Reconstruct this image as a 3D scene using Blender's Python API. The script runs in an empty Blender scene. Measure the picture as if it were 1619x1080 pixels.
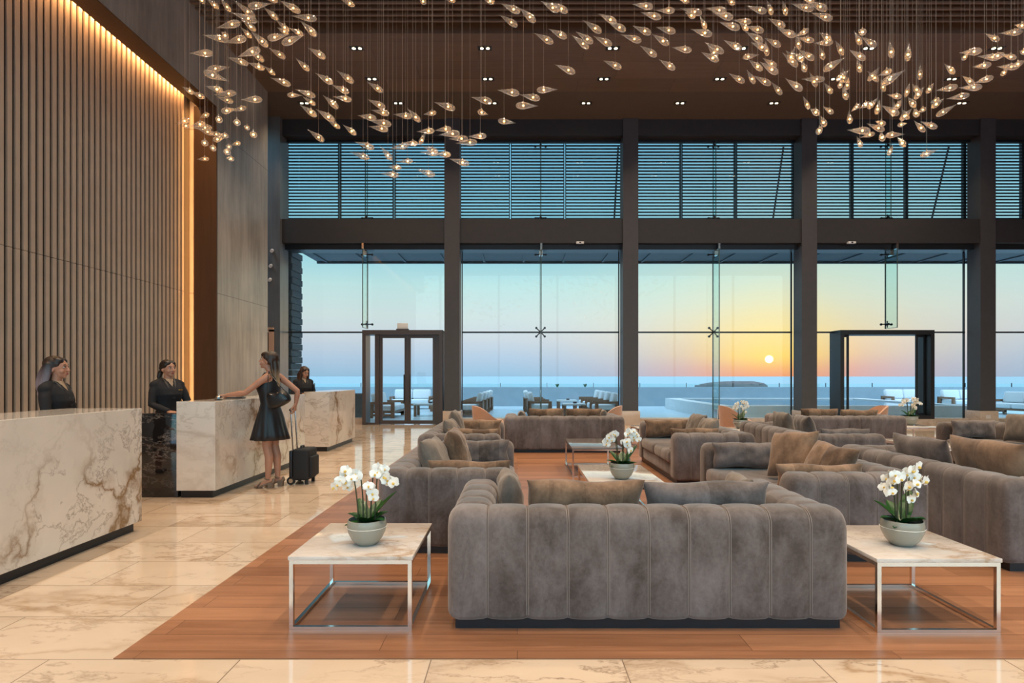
import bpy, bmesh, math, random
from math import pi, sin, cos, sqrt, radians as R
from mathutils import Vector, Matrix, Euler

rnd = random.Random(7)
scene = bpy.context.scene
COL = scene.collection
F, VX, VY, EYE = 920.0, 818.0, 595.0, 1.4      # focal length in pixels, vanishing point, eye height


def wx(px, Y):
    return (px - VX) / F * Y


def wz(py, Y):
    return EYE - (py - VY) / F * Y


# ------------------------------------------------------------------ mesh helpers
class MB:
    """Collects shapes and links them as one mesh object."""

    def __init__(self):
        self.v, self.f, self.M = [], [], Matrix.Identity(4)

    def add(self, vs, fs):
        o = len(self.v)
        M = self.M
        self.v += [tuple(M @ Vector(p)) for p in vs]
        self.f += [tuple(i + o for i in f) for f in fs]
        return self

    def box(self, x0, x1, y0, y1, z0, z1):
        vs = [(x, y, z) for z in (z0, z1) for y in (y0, y1) for x in (x0, x1)]
        return self.add(vs, [(0, 2, 3, 1), (4, 5, 7, 6), (0, 1, 5, 4), (2, 6, 7, 3), (0, 4, 6, 2), (1, 3, 7, 5)])

    def rbox(self, x0, x1, y0, y1, z0, z1, r=.01, n=3):
        """box with rounded edges"""
        bm = bmesh.new()
        bmesh.ops.create_cube(bm, size=1)
        for v in bm.verts:
            v.co = ((x0 + x1) / 2 + v.co.x * (x1 - x0), (y0 + y1) / 2 + v.co.y * (y1 - y0), (z0 + z1) / 2 + v.co.z * (z1 - z0))
        bmesh.ops.bevel(bm, geom=bm.edges[:], offset=r, segments=n, affect='EDGES', profile=.5)
        bm.verts.index_update()
        self.add([v.co[:] for v in bm.verts], [[v.index for v in f.verts] for f in bm.faces])
        bm.free()
        return self

    def bar(self, a, b, w, h=None):
        """square bar from a to b"""
        h = w if h is None else h
        a, b = Vector(a), Vector(b)
        d = (b - a).normalized()
        u = d.cross(Vector((0, 0, 1)))
        u = Vector((1, 0, 0)) if u.length < 1e-4 else u.normalized()
        w2 = u.cross(d).normalized()
        vs = [p + u * (s * w / 2) + w2 * (t * h / 2) for p in (a, b) for s, t in ((-1, -1), (1, -1), (1, 1), (-1, 1))]
        return self.add(vs, [(0, 1, 2, 3), (7, 6, 5, 4), (0, 4, 5, 1), (1, 5, 6, 2), (2, 6, 7, 3), (3, 7, 4, 0)])

    def tube(self, pts, rad, n=8, cap=True, flat=1.0, up=None):
        """tube along pts; rad a number or a list; round ends when cap"""
        P = [Vector(p) for p in pts]
        rs = list(rad) if hasattr(rad, '__len__') else [rad] * len(P)
        if cap == 'round':
            d0 = (P[0] - P[1]).normalized()
            d1 = (P[-1] - P[-2]).normalized()
            k = [(.4, .92), (.75, .66), (.96, .28)]
            P = [P[0] + d0 * rs[0] * s for s, c in reversed(k)] + P + [P[-1] + d1 * rs[-1] * s for s, c in k]
            rs = [rs[0] * c for s, c in reversed(k)] + rs + [rs[-1] * c for s, c in k]
        vs, fs = [], []
        u = None
        for i, p in enumerate(P):
            d = (P[min(i + 1, len(P) - 1)] - P[max(i - 1, 0)]).normalized()
            if u is None:
                ref = Vector(up) if up else (Vector((0, 0, 1)) if abs(d.z) < .9 else Vector((1, 0, 0)))
                u = (ref - d * ref.dot(d)).normalized()
            else:
                u = (u - d * u.dot(d))
                u = u.normalized() if u.length > 1e-6 else d.orthogonal().normalized()
            w = d.cross(u)
            for k in range(n):
                a = 2 * pi * k / n
                vs.append(p + u * (cos(a) * rs[i] * flat) + w * (sin(a) * rs[i]))
        m = len(P)
        for i in range(m - 1):
            for k in range(n):
                k2 = (k + 1) % n
                fs.append((i * n + k, i * n + k2, (i + 1) * n + k2, (i + 1) * n + k))
        if cap:
            fs.append(tuple(reversed(range(n))))
            fs.append(tuple((m - 1) * n + k for k in range(n)))
        return self.add(vs, fs)

    def loft(self, rings, cap=True):
        n = len(rings[0])
        vs = [p for r in rings for p in r]
        fs = []
        for i in range(len(rings) - 1):
            for k in range(n):
                k2 = (k + 1) % n
                fs.append((i * n + k, i * n + k2, (i + 1) * n + k2, (i + 1) * n + k))
        if cap:
            fs.append(tuple(reversed(range(n))))
            fs.append(tuple((len(rings) - 1) * n + k for k in range(n)))
        return self.add(vs, fs)

    def lathe(self, prof, n=24, c=(0, 0, 0), cap=True):
        return self.loft([[(c[0] + r * cos(2 * pi * k / n), c[1] + r * sin(2 * pi * k / n), c[2] + z) for k in range(n)] for r, z in prof], cap)

    def ell(self, c, r, n=14, m=9, rot=None):
        """ellipsoid"""
        Mx = rot.to_3x3() if rot is not None else Matrix.Identity(3)
        rings = []
        for i in range(1, m):
            t = -pi / 2 + pi * i / m
            rings.append([tuple(Vector(c) + Mx @ Vector((r[0] * cos(t) * cos(2 * pi * k / n), r[1] * cos(t) * sin(2 * pi * k / n), r[2] * sin(t)))) for k in range(n)])
        o = len(self.v)
        self.loft(rings, cap=False)
        M = self.M
        b = len(self.v)
        self.v.append(tuple(M @ (Vector(c) + Mx @ Vector((0, 0, -r[2])))))
        self.v.append(tuple(M @ (Vector(c) + Mx @ Vector((0, 0, r[2])))))
        for k in range(n):
            self.f.append((o + (k + 1) % n, o + k, b))
            self.f.append((o + (m - 2) * n + k, o + (m - 2) * n + (k + 1) % n, b + 1))
        return self

    def sheet(self, grid):
        n = len(grid[0])
        fs = []
        for i in range(len(grid) - 1):
            for k in range(n - 1):
                fs.append((i * n + k, i * n + k + 1, (i + 1) * n + k + 1, (i + 1) * n + k))
        return self.add([p for r in grid for p in r], fs)

    def build(self, name, mat, parent=None, smooth=35, loc=None):
        me = bpy.data.meshes.new(name)
        me.from_pydata([tuple(p) for p in self.v], [], self.f)
        me.validate()
        if mat is not None:
            me.materials.append(mat)
        if smooth:
            me.polygons.foreach_set('use_smooth', [True] * len(me.polygons))
            if smooth < 180:
                me.set_sharp_from_angle(angle=R(smooth))
        me.update()
        o = bpy.data.objects.new(name, me)
        COL.objects.link(o)
        if parent is not None:
            o.parent = parent
        if loc is not None:
            o.location = loc
        return o


def thing(name, label, cat, loc=(0, 0, 0), rz=0, group=None):
    o = bpy.data.objects.new(name, None)
    o.empty_display_size = .1
    COL.objects.link(o)
    o.location = loc
    o.rotation_euler = (0, 0, rz)
    return tag(o, label, cat, group)


def tag(o, label, cat, group=None, kind=None):
    if label:
        o['label'] = label
    if cat:
        o['category'] = cat
    if group:
        o['group'] = group
    if kind:
        o['kind'] = kind
    return o


def struct(o, label=None):
    o['kind'] = 'structure'
    if label:
        o['label'] = label
    return o


def node_empty(name):
    o = bpy.data.objects.new(name, None)
    o.empty_display_size = .1
    COL.objects.link(o)
    return o


def dup(o, loc=None, rz=None, label=None, group=None, parent=None):
    """a copy of a thing with copies of its parts and sub-parts"""
    c = o.copy()
    COL.objects.link(c)
    if parent is not None:
        c.parent = parent
    if loc is not None:
        c.location = loc
    if rz is not None:
        c.rotation_euler = (0, 0, rz)
    if label:
        c['label'] = label
    if group:
        c['group'] = group
    for ch in KIDS(o):
        dup(ch, parent=c)
    return c


def KIDS(o):
    return [x for x in list(o.children)]


def shift(mb, dx, dy, dz):
    mb.v = [(x + dx, y + dy, z + dz) for x, y, z in mb.v]
    return mb


# ------------------------------------------------------------------ materials
class NT:
    def __init__(self, m):
        m.use_nodes = True
        self.t = m.node_tree
        self.t.nodes.clear()

    def n(self, typ, **kw):
        nd = self.t.nodes.new(typ)
        for k, v in kw.items():
            if k[0] == '_':
                setattr(nd, k[1:], v)
            else:
                s = nd.inputs[int(k[1:])] if k[0] == 'i' and k[1:].isdigit() else nd.inputs[k.replace('__', ' ')]
                if isinstance(v, bpy.types.NodeSocket):
                    self.t.links.new(v, s)
                elif hasattr(v, '__len__') and s.type == 'RGBA' and len(v) == 3:
                    s.default_value = (*v, 1)
                else:
                    s.default_value = v
        return nd

    def ramp(self, fac, stops, interp='LINEAR'):
        nd = self.n('ShaderNodeValToRGB', i0=fac)
        cr = nd.color_ramp
        cr.interpolation = interp
        while len(cr.elements) < len(stops):
            cr.elements.new(.5)
        for e, (p, c) in zip(cr.elements, stops):
            e.position = p
            e.color = (*c, 1) if hasattr(c, '__len__') else (c, c, c, 1)
        return nd.outputs[0]

    def mix(self, fac, a, b, typ='MIX'):
        nd = self.t.nodes.new('ShaderNodeMix')
        nd.data_type = 'RGBA'
        nd.blend_type = typ
        for s, v in ((nd.inputs[0], fac), (nd.inputs[6], a), (nd.inputs[7], b)):
            if isinstance(v, bpy.types.NodeSocket):
                self.t.links.new(v, s)
            elif hasattr(v, '__len__'):
                s.default_value = (*v, 1)
            else:
                s.default_value = v
        return nd.outputs[2]

    def math(self, op, a, b=None, c=None, clamp=False):
        nd = self.t.nodes.new('ShaderNodeMath')
        nd.operation = op
        nd.use_clamp = clamp
        for s, v in zip(nd.inputs, (a, b, c)):
            if v is None:
                continue
            if isinstance(v, bpy.types.NodeSocket):
                self.t.links.new(v, s)
            else:
                s.default_value = v
        return nd.outputs[0]

    def coord(self, scale=(1, 1, 1), rot=(0, 0, 0), which='Object', loc=(0, 0, 0)):
        tc = self.n('ShaderNodeTexCoord')
        mp = self.n('ShaderNodeMapping', Vector=tc.outputs[which])
        mp.inputs['Scale'].default_value = scale
        mp.inputs['Rotation'].default_value = rot
        mp.inputs['Location'].default_value = loc
        return mp.outputs[0]

    def noise(self, vec, scale, detail=4, rough=.55, dist=0):
        return self.n('ShaderNodeTexNoise', Vector=vec, Scale=scale, Detail=detail, Roughness=rough, Distortion=dist).outputs[0]

    def bump(self, h, strength=.2, dist=.01):
        return self.n('ShaderNodeBump', Height=h, Strength=strength, Distance=dist).outputs[0]

    def out(self, sh):
        self.n('ShaderNodeOutputMaterial', Surface=sh)

    def pbr(self, col, rough=.5, metal=0, bump=None, spec=.5, sheen=0, coat=0, emit=None, es=0, sheen_tint=None):
        b = self.n('ShaderNodeBsdfPrincipled')
        for k, v in (('Base Color', col), ('Roughness', rough), ('Metallic', metal), ('Specular IOR Level', spec), ('Sheen Weight', sheen), ('Coat Weight', coat), ('Normal', bump), ('Emission Color', emit), ('Emission Strength', es), ('Sheen Tint', sheen_tint)):
            if v is None:
                continue
            s = b.inputs[k]
            if isinstance(v, bpy.types.NodeSocket):
                self.t.links.new(v, s)
            elif hasattr(v, '__len__') and len(v) == 3 and s.type == 'RGBA':
                s.default_value = (*v, 1)
            else:
                s.default_value = v
        self.out(b.outputs[0])
        return b


MAT = {}


def plain(name, col, rough=.5, metal=0, spec=.5, var=.12, scale=6, bump=0, sheen=0):
    """a surface with slight mottling"""
    m = bpy.data.materials.new(name)
    t = NT(m)
    v = t.coord()
    nz = t.noise(v, scale, 5)
    c = t.mix(nz, tuple(x * (1 - var) for x in col), tuple(min(1, x * (1 + var)) for x in col))
    bp = t.bump(t.noise(v, scale * 12, 3), bump, .004) if bump else None
    t.pbr(c, rough, metal, bp, spec, sheen)
    MAT[name] = m
    return m


def emitter(name, col, s):
    m = bpy.data.materials.new(name)
    t = NT(m)
    t.out(t.n('ShaderNodeEmission', Color=col, Strength=s).outputs[0])
    MAT[name] = m
    return m


def marble(name, base, vein, gold, scale=1.0, rough=.08, tiles=False, rot=(0, 0, .6), amount=1.0):
    m = bpy.data.materials.new(name)
    t = NT(m)
    v0 = t.coord(which='Object')
    v = v0
    if tiles:
        br = t.n('ShaderNodeTexBrick', Vector=t.coord(loc=(.03, -.334, 0)), Scale=1, Color1=(0, 0, 0), Color2=(1, 1, 1), Mortar=(.5, .5, .5))
        br.offset = .42
        br.inputs['Brick Width'].default_value = .943
        br.inputs['Row Height'].default_value = .5085
        br.inputs['Mortar Size'].default_value = .003
        br.inputs['Mortar Smooth'].default_value = 0
        off = t.n('ShaderNodeVectorMath', _operation='SCALE', i0=br.outputs[0])
        off.inputs['Scale'].default_value = 17.0
        v = t.n('ShaderNodeVectorMath', _operation='ADD', i0=v0, i1=off.outputs[0]).outputs[0]
    mp = t.n('ShaderNodeMapping', Vector=v)
    mp.inputs['Rotation'].default_value = rot
    mp.inputs['Scale'].default_value = (1.0 * scale, 2.2 * scale, 2.2 * scale)
    w = mp.outputs[0]
    d = t.n('ShaderNodeTexNoise', Vector=w, Scale=1.3, Detail=6, Roughness=.6)
    wv = t.n('ShaderNodeVectorMath', _operation='ADD', i0=w, i1=t.n('ShaderNodeVectorMath', _operation='SCALE', i0=d.outputs[1], Scale=.9).outputs[0]).outputs[0]
    n1 = t.noise(wv, .75, 3, .5)
    r1 = t.math('ABSOLUTE', t.math('SUBTRACT', n1, .5))
    v1 = t.ramp(r1, [(0, 1), (.008, .7), (.03, .18), (.07, 0)])
    n2 = t.noise(wv, 1.9, 5, .6)
    r2 = t.math('ABSOLUTE', t.math('SUBTRACT', n2, .5))
    v2 = t.ramp(r2, [(0, .8), (.010, .3), (.03, 0)])
    n3 = t.noise(w, .6, 2)
    patch = t.ramp(n3, [(.42, 0), (.62, 1)])
    cloud = t.noise(wv, 1.1, 4)
    c = t.mix(t.ramp(cloud, [(.35, 0), (.7, 1)]), base, tuple(x * .88 for x in base))
    c = t.mix(t.math('MULTIPLY', v2, t.math('MULTIPLY_ADD', patch, .7, .15)), c, vein)
    c = t.mix(t.math('MULTIPLY', v1, t.math('MULTIPLY_ADD', patch, .75 * amount, .12 * amount)), c, gold)
    if tiles:
        c = t.mix(t.math('MULTIPLY', br.outputs[1], .75), c, (.13, .08, .05))
    t.pbr(c, rough, 0, None, .65)
    MAT[name] = m
    return m


def planks(name, c1, c2, pw, ph, rough=.4, rot=0, grain=(1.2, 22, 22), line=.002, which='Object', dark=.25, vec_rot=(0, 0, 0)):
    m = bpy.data.materials.new(name)
    t = NT(m)
    v = t.coord(rot=vec_rot)
    br = t.n('ShaderNodeTexBrick', Vector=v, Scale=1, Color1=(0, 0, 0), Color2=(1, 1, 1), Mortar=(.5, .5, .5))
    br.offset = .37
    br.inputs['Brick Width'].default_value = pw
    br.inputs['Row Height'].default_value = ph
    br.inputs['Mortar Size'].default_value = line
    br.inputs['Mortar Smooth'].default_value = 0
    off = t.n('ShaderNodeVectorMath', _operation='SCALE', i0=br.outputs[0], Scale=11.0)
    vv = t.n('ShaderNodeVectorMath', _operation='ADD', i0=v, i1=off.outputs[0]).outputs[0]
    mp = t.n('ShaderNodeMapping', Vector=vv)
    mp.inputs['Scale'].default_value = grain
    g = t.noise(mp.outputs[0], 1.0, 6, .62, .6)
    big = t.noise(vv, .9, 3)
    f = t.math('ADD', t.math('MULTIPLY', g, .55), t.math('ADD', t.math('MULTIPLY', br.outputs[0], .28), t.math('MULTIPLY', big, .2)))
    c = t.mix(t.ramp(f, [(.25, 0), (.8, 1)]), c1, c2)
    c = t.mix(t.math('MULTIPLY', br.outputs[1], 1 - dark), c, tuple(x * .35 for x in c1))
    t.pbr(c, rough, 0, t.bump(g, .06, .004), .4)
    MAT[name] = m
    return m


def velvet(name, c1, c2, sheen=.6):
    """crushed velvet: nap brushed in soft vertical smears"""
    m = bpy.data.materials.new(name)
    t = NT(m)
    v = t.coord()
    oi = t.n('ShaderNodeObjectInfo')
    sh = t.n('ShaderNodeVectorMath', _operation='SCALE', i0=oi.outputs['Location'], Scale=1.7)
    vv = t.n('ShaderNodeVectorMath', _operation='ADD', i0=v, i1=sh.outputs[0]).outputs[0]
    mp = t.n('ShaderNodeMapping', Vector=vv)
    mp.inputs['Scale'].default_value = (1.5, 1.5, .8)
    a = t.noise(mp.outputs[0], 3.2, 8, .68, .3)
    b = t.noise(vv, 42, 4, .7)
    # each channel's nap lies a little differently
    px = t.n('ShaderNodeSeparateXYZ', Vector=v).outputs[0]
    ch = t.math('FLOOR', t.math('MULTIPLY_ADD', px, 10 / 2.22, 5))
    wn = t.n('ShaderNodeTexWhiteNoise', _noise_dimensions='2D', Vector=t.n('ShaderNodeCombineXYZ', X=ch, Y=oi.outputs['Random']).outputs[0]).outputs[0]
    f = t.math('ADD', t.math('ADD', t.math('MULTIPLY', a, .8), t.math('MULTIPLY', b, .2)), t.math('MULTIPLY_ADD', wn, .14, -.06))
    c = t.mix(t.ramp(f, [(.36, 0), (.70, 1)]), c1, c2)
    t.pbr(c, .82, 0, t.bump(b, .12, .004), .25, sheen, sheen_tint=(.85, .75, .68))
    MAT[name] = m
    return m


def glass_sheet(name, tint=(.93, .97, .97), ior=1.45, rough=0.0, extra=0.0):
    """clear sheet glass: transmits straight through, reflects by Fresnel"""
    m = bpy.data.materials.new(name)
    t = NT(m)
    # Schlick reflectance from the angle to the sheet, alike from both sides
    ge = t.n('ShaderNodeNewGeometry')
    cs = t.math('ABSOLUTE', t.n('ShaderNodeVectorMath', _operation='DOT_PRODUCT', i0=ge.outputs['Normal'], i1=ge.outputs['Incoming']).outputs['Value'])
    f0 = ((ior - 1) / (ior + 1)) ** 2
    fac = t.math('MULTIPLY_ADD', t.math('POWER', t.math('SUBTRACT', 1, cs), 5), 1 - f0, f0 + extra, clamp=True)
    tr = t.n('ShaderNodeBsdfTransparent', Color=tint)
    gl = t.n('ShaderNodeBsdfGlossy', Color=(1, 1, 1), Roughness=rough)
    t.out(t.n('ShaderNodeMixShader', i0=fac, i1=tr.outputs[0], i2=gl.outputs[0]).outputs[0])
    MAT[name] = m
    return m


def blown_glass(name):
    """blown pendant glass full of tiny bubbles: mostly clear, bright glossy rim, some scattering"""
    m = bpy.data.materials.new(name)
    t = NT(m)
    v = t.coord()
    vo = t.n('ShaderNodeTexVoronoi', Vector=v, Scale=75)
    bp = t.bump(vo.outputs[0], .55, .006)
    lw = t.n('ShaderNodeLayerWeight', Blend=.35)
    tr = t.n('ShaderNodeBsdfTransparent', Color=(.97, .95, .93))
    gl = t.n('ShaderNodeBsdfGlossy', Color=(1, 1, 1), Roughness=.08, Normal=bp)
    tl = t.n('ShaderNodeBsdfTranslucent', Color=(.95, .78, .58), Normal=bp)
    df = t.n('ShaderNodeBsdfDiffuse', Color=(.9, .9, .9), Normal=bp)
    sc = t.n('ShaderNodeMixShader', i0=.5, i1=tl.outputs[0], i2=df.outputs[0])
    bub = t.ramp(vo.outputs[0], [(.12, .42), (.38, .07)])
    body = t.n('ShaderNodeMixShader', i0=bub, i1=tr.outputs[0], i2=sc.outputs[0])
    rim = t.n('ShaderNodeMixShader', i0=.3, i1=gl.outputs[0], i2=sc.outputs[0])
    fac = t.math('MULTIPLY_ADD', t.math('POWER', lw.outputs[1], 1.3), .95, .04, clamp=True)
    t.out(t.n('ShaderNodeMixShader', i0=fac, i1=body.outputs[0], i2=rim.outputs[0]).outputs[0])
    MAT[name] = m
    return m


def concrete(name, c1, c2, joints=()):
    m = bpy.data.materials.new(name)
    t = NT(m)
    v = t.coord(scale=(1, 1, .09))
    a = t.noise(v, 5.5, 6, .65)
    v2 = t.coord()
    b = t.noise(v2, .8, 4)
    f = t.math('ADD', t.math('MULTIPLY', a, .65), t.math('MULTIPLY', b, .4))
    c = t.mix(t.ramp(f, [(.35, 0), (.72, 1)]), c1, c2)
    if joints:
        z = t.n('ShaderNodeSeparateXYZ', Vector=t.coord()).outputs[2]
        for j in joints:
            k = t.math('LESS_THAN', t.math('ABSOLUTE', t.math('SUBTRACT', z, j)), .009)
            c = t.mix(t.math('MULTIPLY', k, .6), c, tuple(x * .3 for x in c1))
    t.pbr(c, .33, 0, t.bump(a, .1, .01), .6)
    MAT[name] = m
    return m


# colours are linear
marble('marble_floor', (.68, .53, .40), (.20, .12, .07), (.34, .21, .11), .8, .07, tiles=True, rot=(0, 0, .25), amount=1.0)
marble('marble_desk', (.76, .70, .64), (.24, .18, .14), (.27, .17, .09), .72, .07, rot=(.5, .75, .35), amount=1.25)
marble('marble_table', (.70, .63, .58), (.27, .19, .15), (.40, .25, .14), 1.5, .06, rot=(0, 0, .8), amount=1.5)
marble('marble_sill', (.60, .45, .35), (.3, .2, .14), (.4, .27, .17), 1.0, .2, rot=(0, .2, .4), amount=.6)
marble('marble_black', (.012, .010, .010), (.25, .2, .17), (.10, .07, .05), 1.4, .06, rot=(.3, .9, .2), amount=.5)
planks('wood_floor', (.20, .082, .039), (.47, .225, .118), 1.9, .185, .34)
planks('wood_ceiling', (.135, .085, .055), (.215, .14, .092), 2.4, .8, .5, grain=(1.0, 9, 9), line=.004)
planks('wood_warm', (.05, .024, .010), (.095, .046, .02), 30, 30, .5, grain=(14, 14, 1.0), line=0)
plain('slat_face', (.39, .31, .248), .4, var=.18, scale=3)
plain('slat_back', (.016, .009, .006), .8)
plain('slat_dark', (.055, .030, .018), .6, var=.3)
plain('void_black', (.008, .006, .005), .9)
plain('ceiling_grey', (.12, .092, .074), .75, bump=.05)
plain('beam_dark', (.030, .026, .025), .55, var=.2)
plain('column_paint', (.062, .056, .057), .5, var=.15, bump=.05)
plain('frame_black', (.010, .011, .013), .4)
plain('frame_bronze', (.070, .050, .045), .38, var=.1)
plain('steel_dark', (.05, .05, .05), .3, .9)
plain('steel', (.62, .60, .57), .18, 1, var=.05)
plain('chrome_warm', (.80, .70, .62), .16, 1, var=.06)
concrete('concrete', (.21, .185, .155), (.50, .45, .39), (3.19, 6.72))
concrete('concrete_grey', (.09, .095, .10), (.18, .18, .18))
plain('wall_plain', (.30, .20, .13), .8)
velvet('velvet', (.070, .052, .046), (.225, .187, .182), .5)
velvet('velvet_brown', (.085, .045, .025), (.33, .20, .125), .5)
velvet('velvet_taupe', (.115, .09, .074), (.27, .21, .168), .45)
plain('piping', (.225, .18, .16), .7)
plain('plinth_dark', (.012, .013, .017), .35)
plain('ceramic', (.31, .30, .25), .13, var=.04)
plain('soil', (.03, .018, .010), .9)
plain('leaf', (.020, .085, .018), .28, var=.45, scale=14)
plain('stem_green', (.045, .050, .018), .5)
plain('petal', (.93, .92, .87), .55, var=.04, scale=20)
plain('petal_heart', (.75, .50, .10), .5)
plain('marble_dark_reflection', (.20, .175, .165), .09, var=.2, scale=5)  # table marble darkened: the dark sofa's reflection put into the colour
plain('peach', (.62, .34, .21), .75, sheen=.4)
plain('wire', (.42, .34, .28), .35, .6)
plain('white_plastic', (.80, .78, .76), .4, var=.02)
glass_sheet('glass', (.965, .99, .99), 1.28)
glass_sheet('glass_fin', (.84, .95, .94), 1.22)
glass_sheet('glass_rail', (.88, .97, .97), 1.4)
plain('glass_edge', (.06, .10, .095), .2)
blown_glass('pendant_glass')
emitter('bulb', (1.0, .46, .11), 15)
emitter('downlight', (1.0, .80, .50), 12)
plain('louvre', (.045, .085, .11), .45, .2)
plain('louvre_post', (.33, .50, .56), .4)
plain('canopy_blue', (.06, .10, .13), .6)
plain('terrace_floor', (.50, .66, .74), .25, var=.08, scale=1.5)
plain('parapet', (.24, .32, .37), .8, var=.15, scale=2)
plain('pool_white', (.62, .68, .70), .5)
plain('stone_pier', (.10, .12, .13), .8, var=.4, scale=9, bump=.4)
plain('teak', (.20, .105, .055), .5, var=.3, scale=8)
plain('outdoor_cushion', (.62, .70, .74), .85, var=.05)
plain('rock', (.10, .085, .085), .95, var=.5, scale=.15)


def water(name, col, rough, scale, strength, dist):
    m = bpy.data.materials.new(name)
    t = NT(m)
    v = t.coord(scale=(1, 1, 1))
    n = t.noise(v, scale, 4)
    t.pbr(col, rough, 0, t.bump(n, strength, dist), .5)
    MAT[name] = m


water('sea', (.27, .38, .43), .6, .02, .5, 2.0)
water('pool_water', (.03, .12, .18), .04, 2.5, .12, .02)
# ================================================================== the room
XA, XB = -6.46, -7.01            # concrete wall plane, slatted wall plane
YR, YC = 12.5, 15.05             # end of the slatted recess, end of the concrete wall
ZC, ZB = 8.76, 7.2               # ceiling, underside of the bulkhead over the slats
YF, YG = 16.6, 17.2              # column fronts, glass plane
COLX = [-1.867 + 5.1 * k for k in range(5)]
X_END = 19.4

struct(MB().box(-9.5, X_END, -6, 17.12, -.3, 0).build('floor', MAT['marble_floor'], smooth=0))
struct(MB().box(-2.0, X_END - 1, 2.88, 13.3, -.002, .004).build('floor_wood', MAT['wood_floor'], smooth=0))

# ceiling: slatted zone, timber band, grey band at the windows
m = MB().box(XA, X_END, -6, 12.49, 9.45, 9.6)
struct(m.build('ceiling_void', MAT['void_black'], smooth=0))
m = MB()
y = 12.10
while y > -5.5:
    m.box(XA, X_END, y - .05, y, 8.76, 8.80)
    y -= .197
struct(m.build('ceiling_slats', MAT['wood_ceiling'], smooth=0))
struct(MB().box(XA, X_END, 12.49, YC, ZC, 9.6).build('ceiling_timber', MAT['wood_ceiling'], smooth=0))
struct(MB().box(-9.5, X_END, YC, 17.4, ZC, 9.6).build('ceiling_grey', MAT['ceiling_grey'], smooth=0))

# slatted wall behind the reception, bulkhead and concrete wall
m = MB().box(-7.25, -7.045, -6, YR, 0, ZB + .35)
struct(m.build('wall_reception_backing', MAT['slat_back'], smooth=0))
m = MB()
y = 12.16
k = 0
while y > -5.8:
    for z0, z1 in ((0, 3.186), (3.194, ZB + .12)):
        m.box(-7.04, XB, y, y + .074, z0, z1)
    y -= .13
    k += 1
struct(m.build('wall_reception_slats', MAT['slat_face'], smooth=0))
# the bulkhead stops short of the slats: the light slot runs behind it
m = MB().box(XA - .40, XA, -6, YR, ZB, 9.6)
struct(m.build('wall_bulkhead', MAT['concrete'], smooth=0))
m = MB().box(XA - .405, XA - .004, -6, YR - .002, ZB - .012, ZB)
struct(m.build('trim_bulkhead_soffit', MAT['wood_warm'], smooth=0))
struct(MB().box(-7.25, -6.86, -6, YR, ZB + .35, ZB + .5).build('ceiling_light_slot', MAT['slat_back'], smooth=0))
m = MB().box(-6.95, XA - .003, YR, YR + .04, 0, ZB)
struct(m.build('wall_recess_end', MAT['wood_warm'], smooth=0))
m = MB().box(-7.25, XA, YR + .04, YC, 0, 9.6)
struct(m.build('wall_concrete', MAT['concrete'], smooth=0))
# side passage beyond the concrete wall
m = MB().box(-9.5, -8.0, 16.5, 17.1, 0, ZC)
m.box(-7.02, -6.73, 16.5, 17.1, 0, ZC)
m.box(-8.0, -7.02, 16.5, 17.1, 2.72, ZC)
struct(m.build('wall_side_passage', MAT['concrete_grey'], smooth=0))
struct(MB().box(-9.6, -9.5, -6, 17.1, 0, 9.6).build('wall_passage_end', MAT['wall_plain'], smooth=0))
m = MB().box(-9.5, X_END, -6.1, -6, 0, .6).box(-9.5, X_END, -6.1, -6, 8.4, 9.6)
for k in range(8):
    x = -9.5 + k * (X_END + 9.1) / 7
    m.box(x, x + .14, -6.1, -6, .6, 8.4)
struct(m.build('wall_rear', MAT['wall_plain'], smooth=0))        # unseen wall, its glazing added to let cool fill light in
w = struct(node_empty('window_11'))
for k in range(7):
    x = -9.5 + k * (X_END + 9.1) / 7
    MB().box(x + .15, x + (X_END + 9.1) / 7 - .01, -6.06, -6.045, .6, 8.4).build('pane', MAT['glass'], w, smooth=0)
struct(MB().box(X_END, X_END + .1, -6, 17.6, 0, 9.6).build('wall_far_side', MAT['wall_plain'], smooth=0))
d = struct(node_empty('door_3'))
m = MB().box(-8.06, -8.0, 16.42, 16.5, 0, 2.72).box(-7.02, -6.90, 16.42, 16.5, 0, 2.72).box(-8.06, -6.90, 16.42, 16.5, 2.66, 2.78)
m.build('door_frame', MAT['peach'], d, smooth=0)
MB().box(-8.0, -7.02, 16.56, 16.6, 0, 2.66).build('door_leaf', MAT['wood_warm'], d, smooth=0)

# facade: columns on stone plinths, beams
for i, x in enumerate(COLX):
    c = struct(MB().box(x - .217, x + .217, YF, YF + .5, .02, ZC).build('column', MAT['column_paint'], smooth=0))
    c['label'] = 'dark painted square column, number %d along the window wall from the reception' % (i + 1)
    MB().rbox(x - .26, x + .26, YF - .045, YF + .53, 0, .41, .006).build('plinth', MAT['marble_sill'], c)
MB().box(13.42 - .09, 13.42 + .05, YF - .049, YF - .045, .2, .3).build('plaque', MAT['marble_table'], bpy.data.objects['column.003'])
edges = [-6.97] + COLX + [X_END]
m = MB().box(-9.5, X_END, YF + .06, YF + .5, 8.30, ZC)
struct(m.build('trim_upper_beam', MAT['beam_dark'], smooth=0))
struct(MB().box(-6.97, X_END, 16.98, 17.1, 8.24, 8.30).build('trim_upper_head', MAT['frame_black'], smooth=0))
m = MB().box(-6.73, X_END, YF + .04, 17.4, 5.22, 5.90)
struct(m.build('trim_beam', MAT['beam_dark'], smooth=0))
struct(MB().box(-6.97, X_END, 16.85, 17.35, 5.07, 5.218).build('trim_blind_box', MAT['frame_black'], smooth=0))
m = MB()
segs = [(-6.97, -4.47), (-2.13, 9.28), (12.0, X_END)]
for a, b in segs:
    m.box(a, b, 16.98, 17.42, 0, .17)
m.box(9.28, 12.0, 16.7, 17.42, 0, .17)
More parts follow.
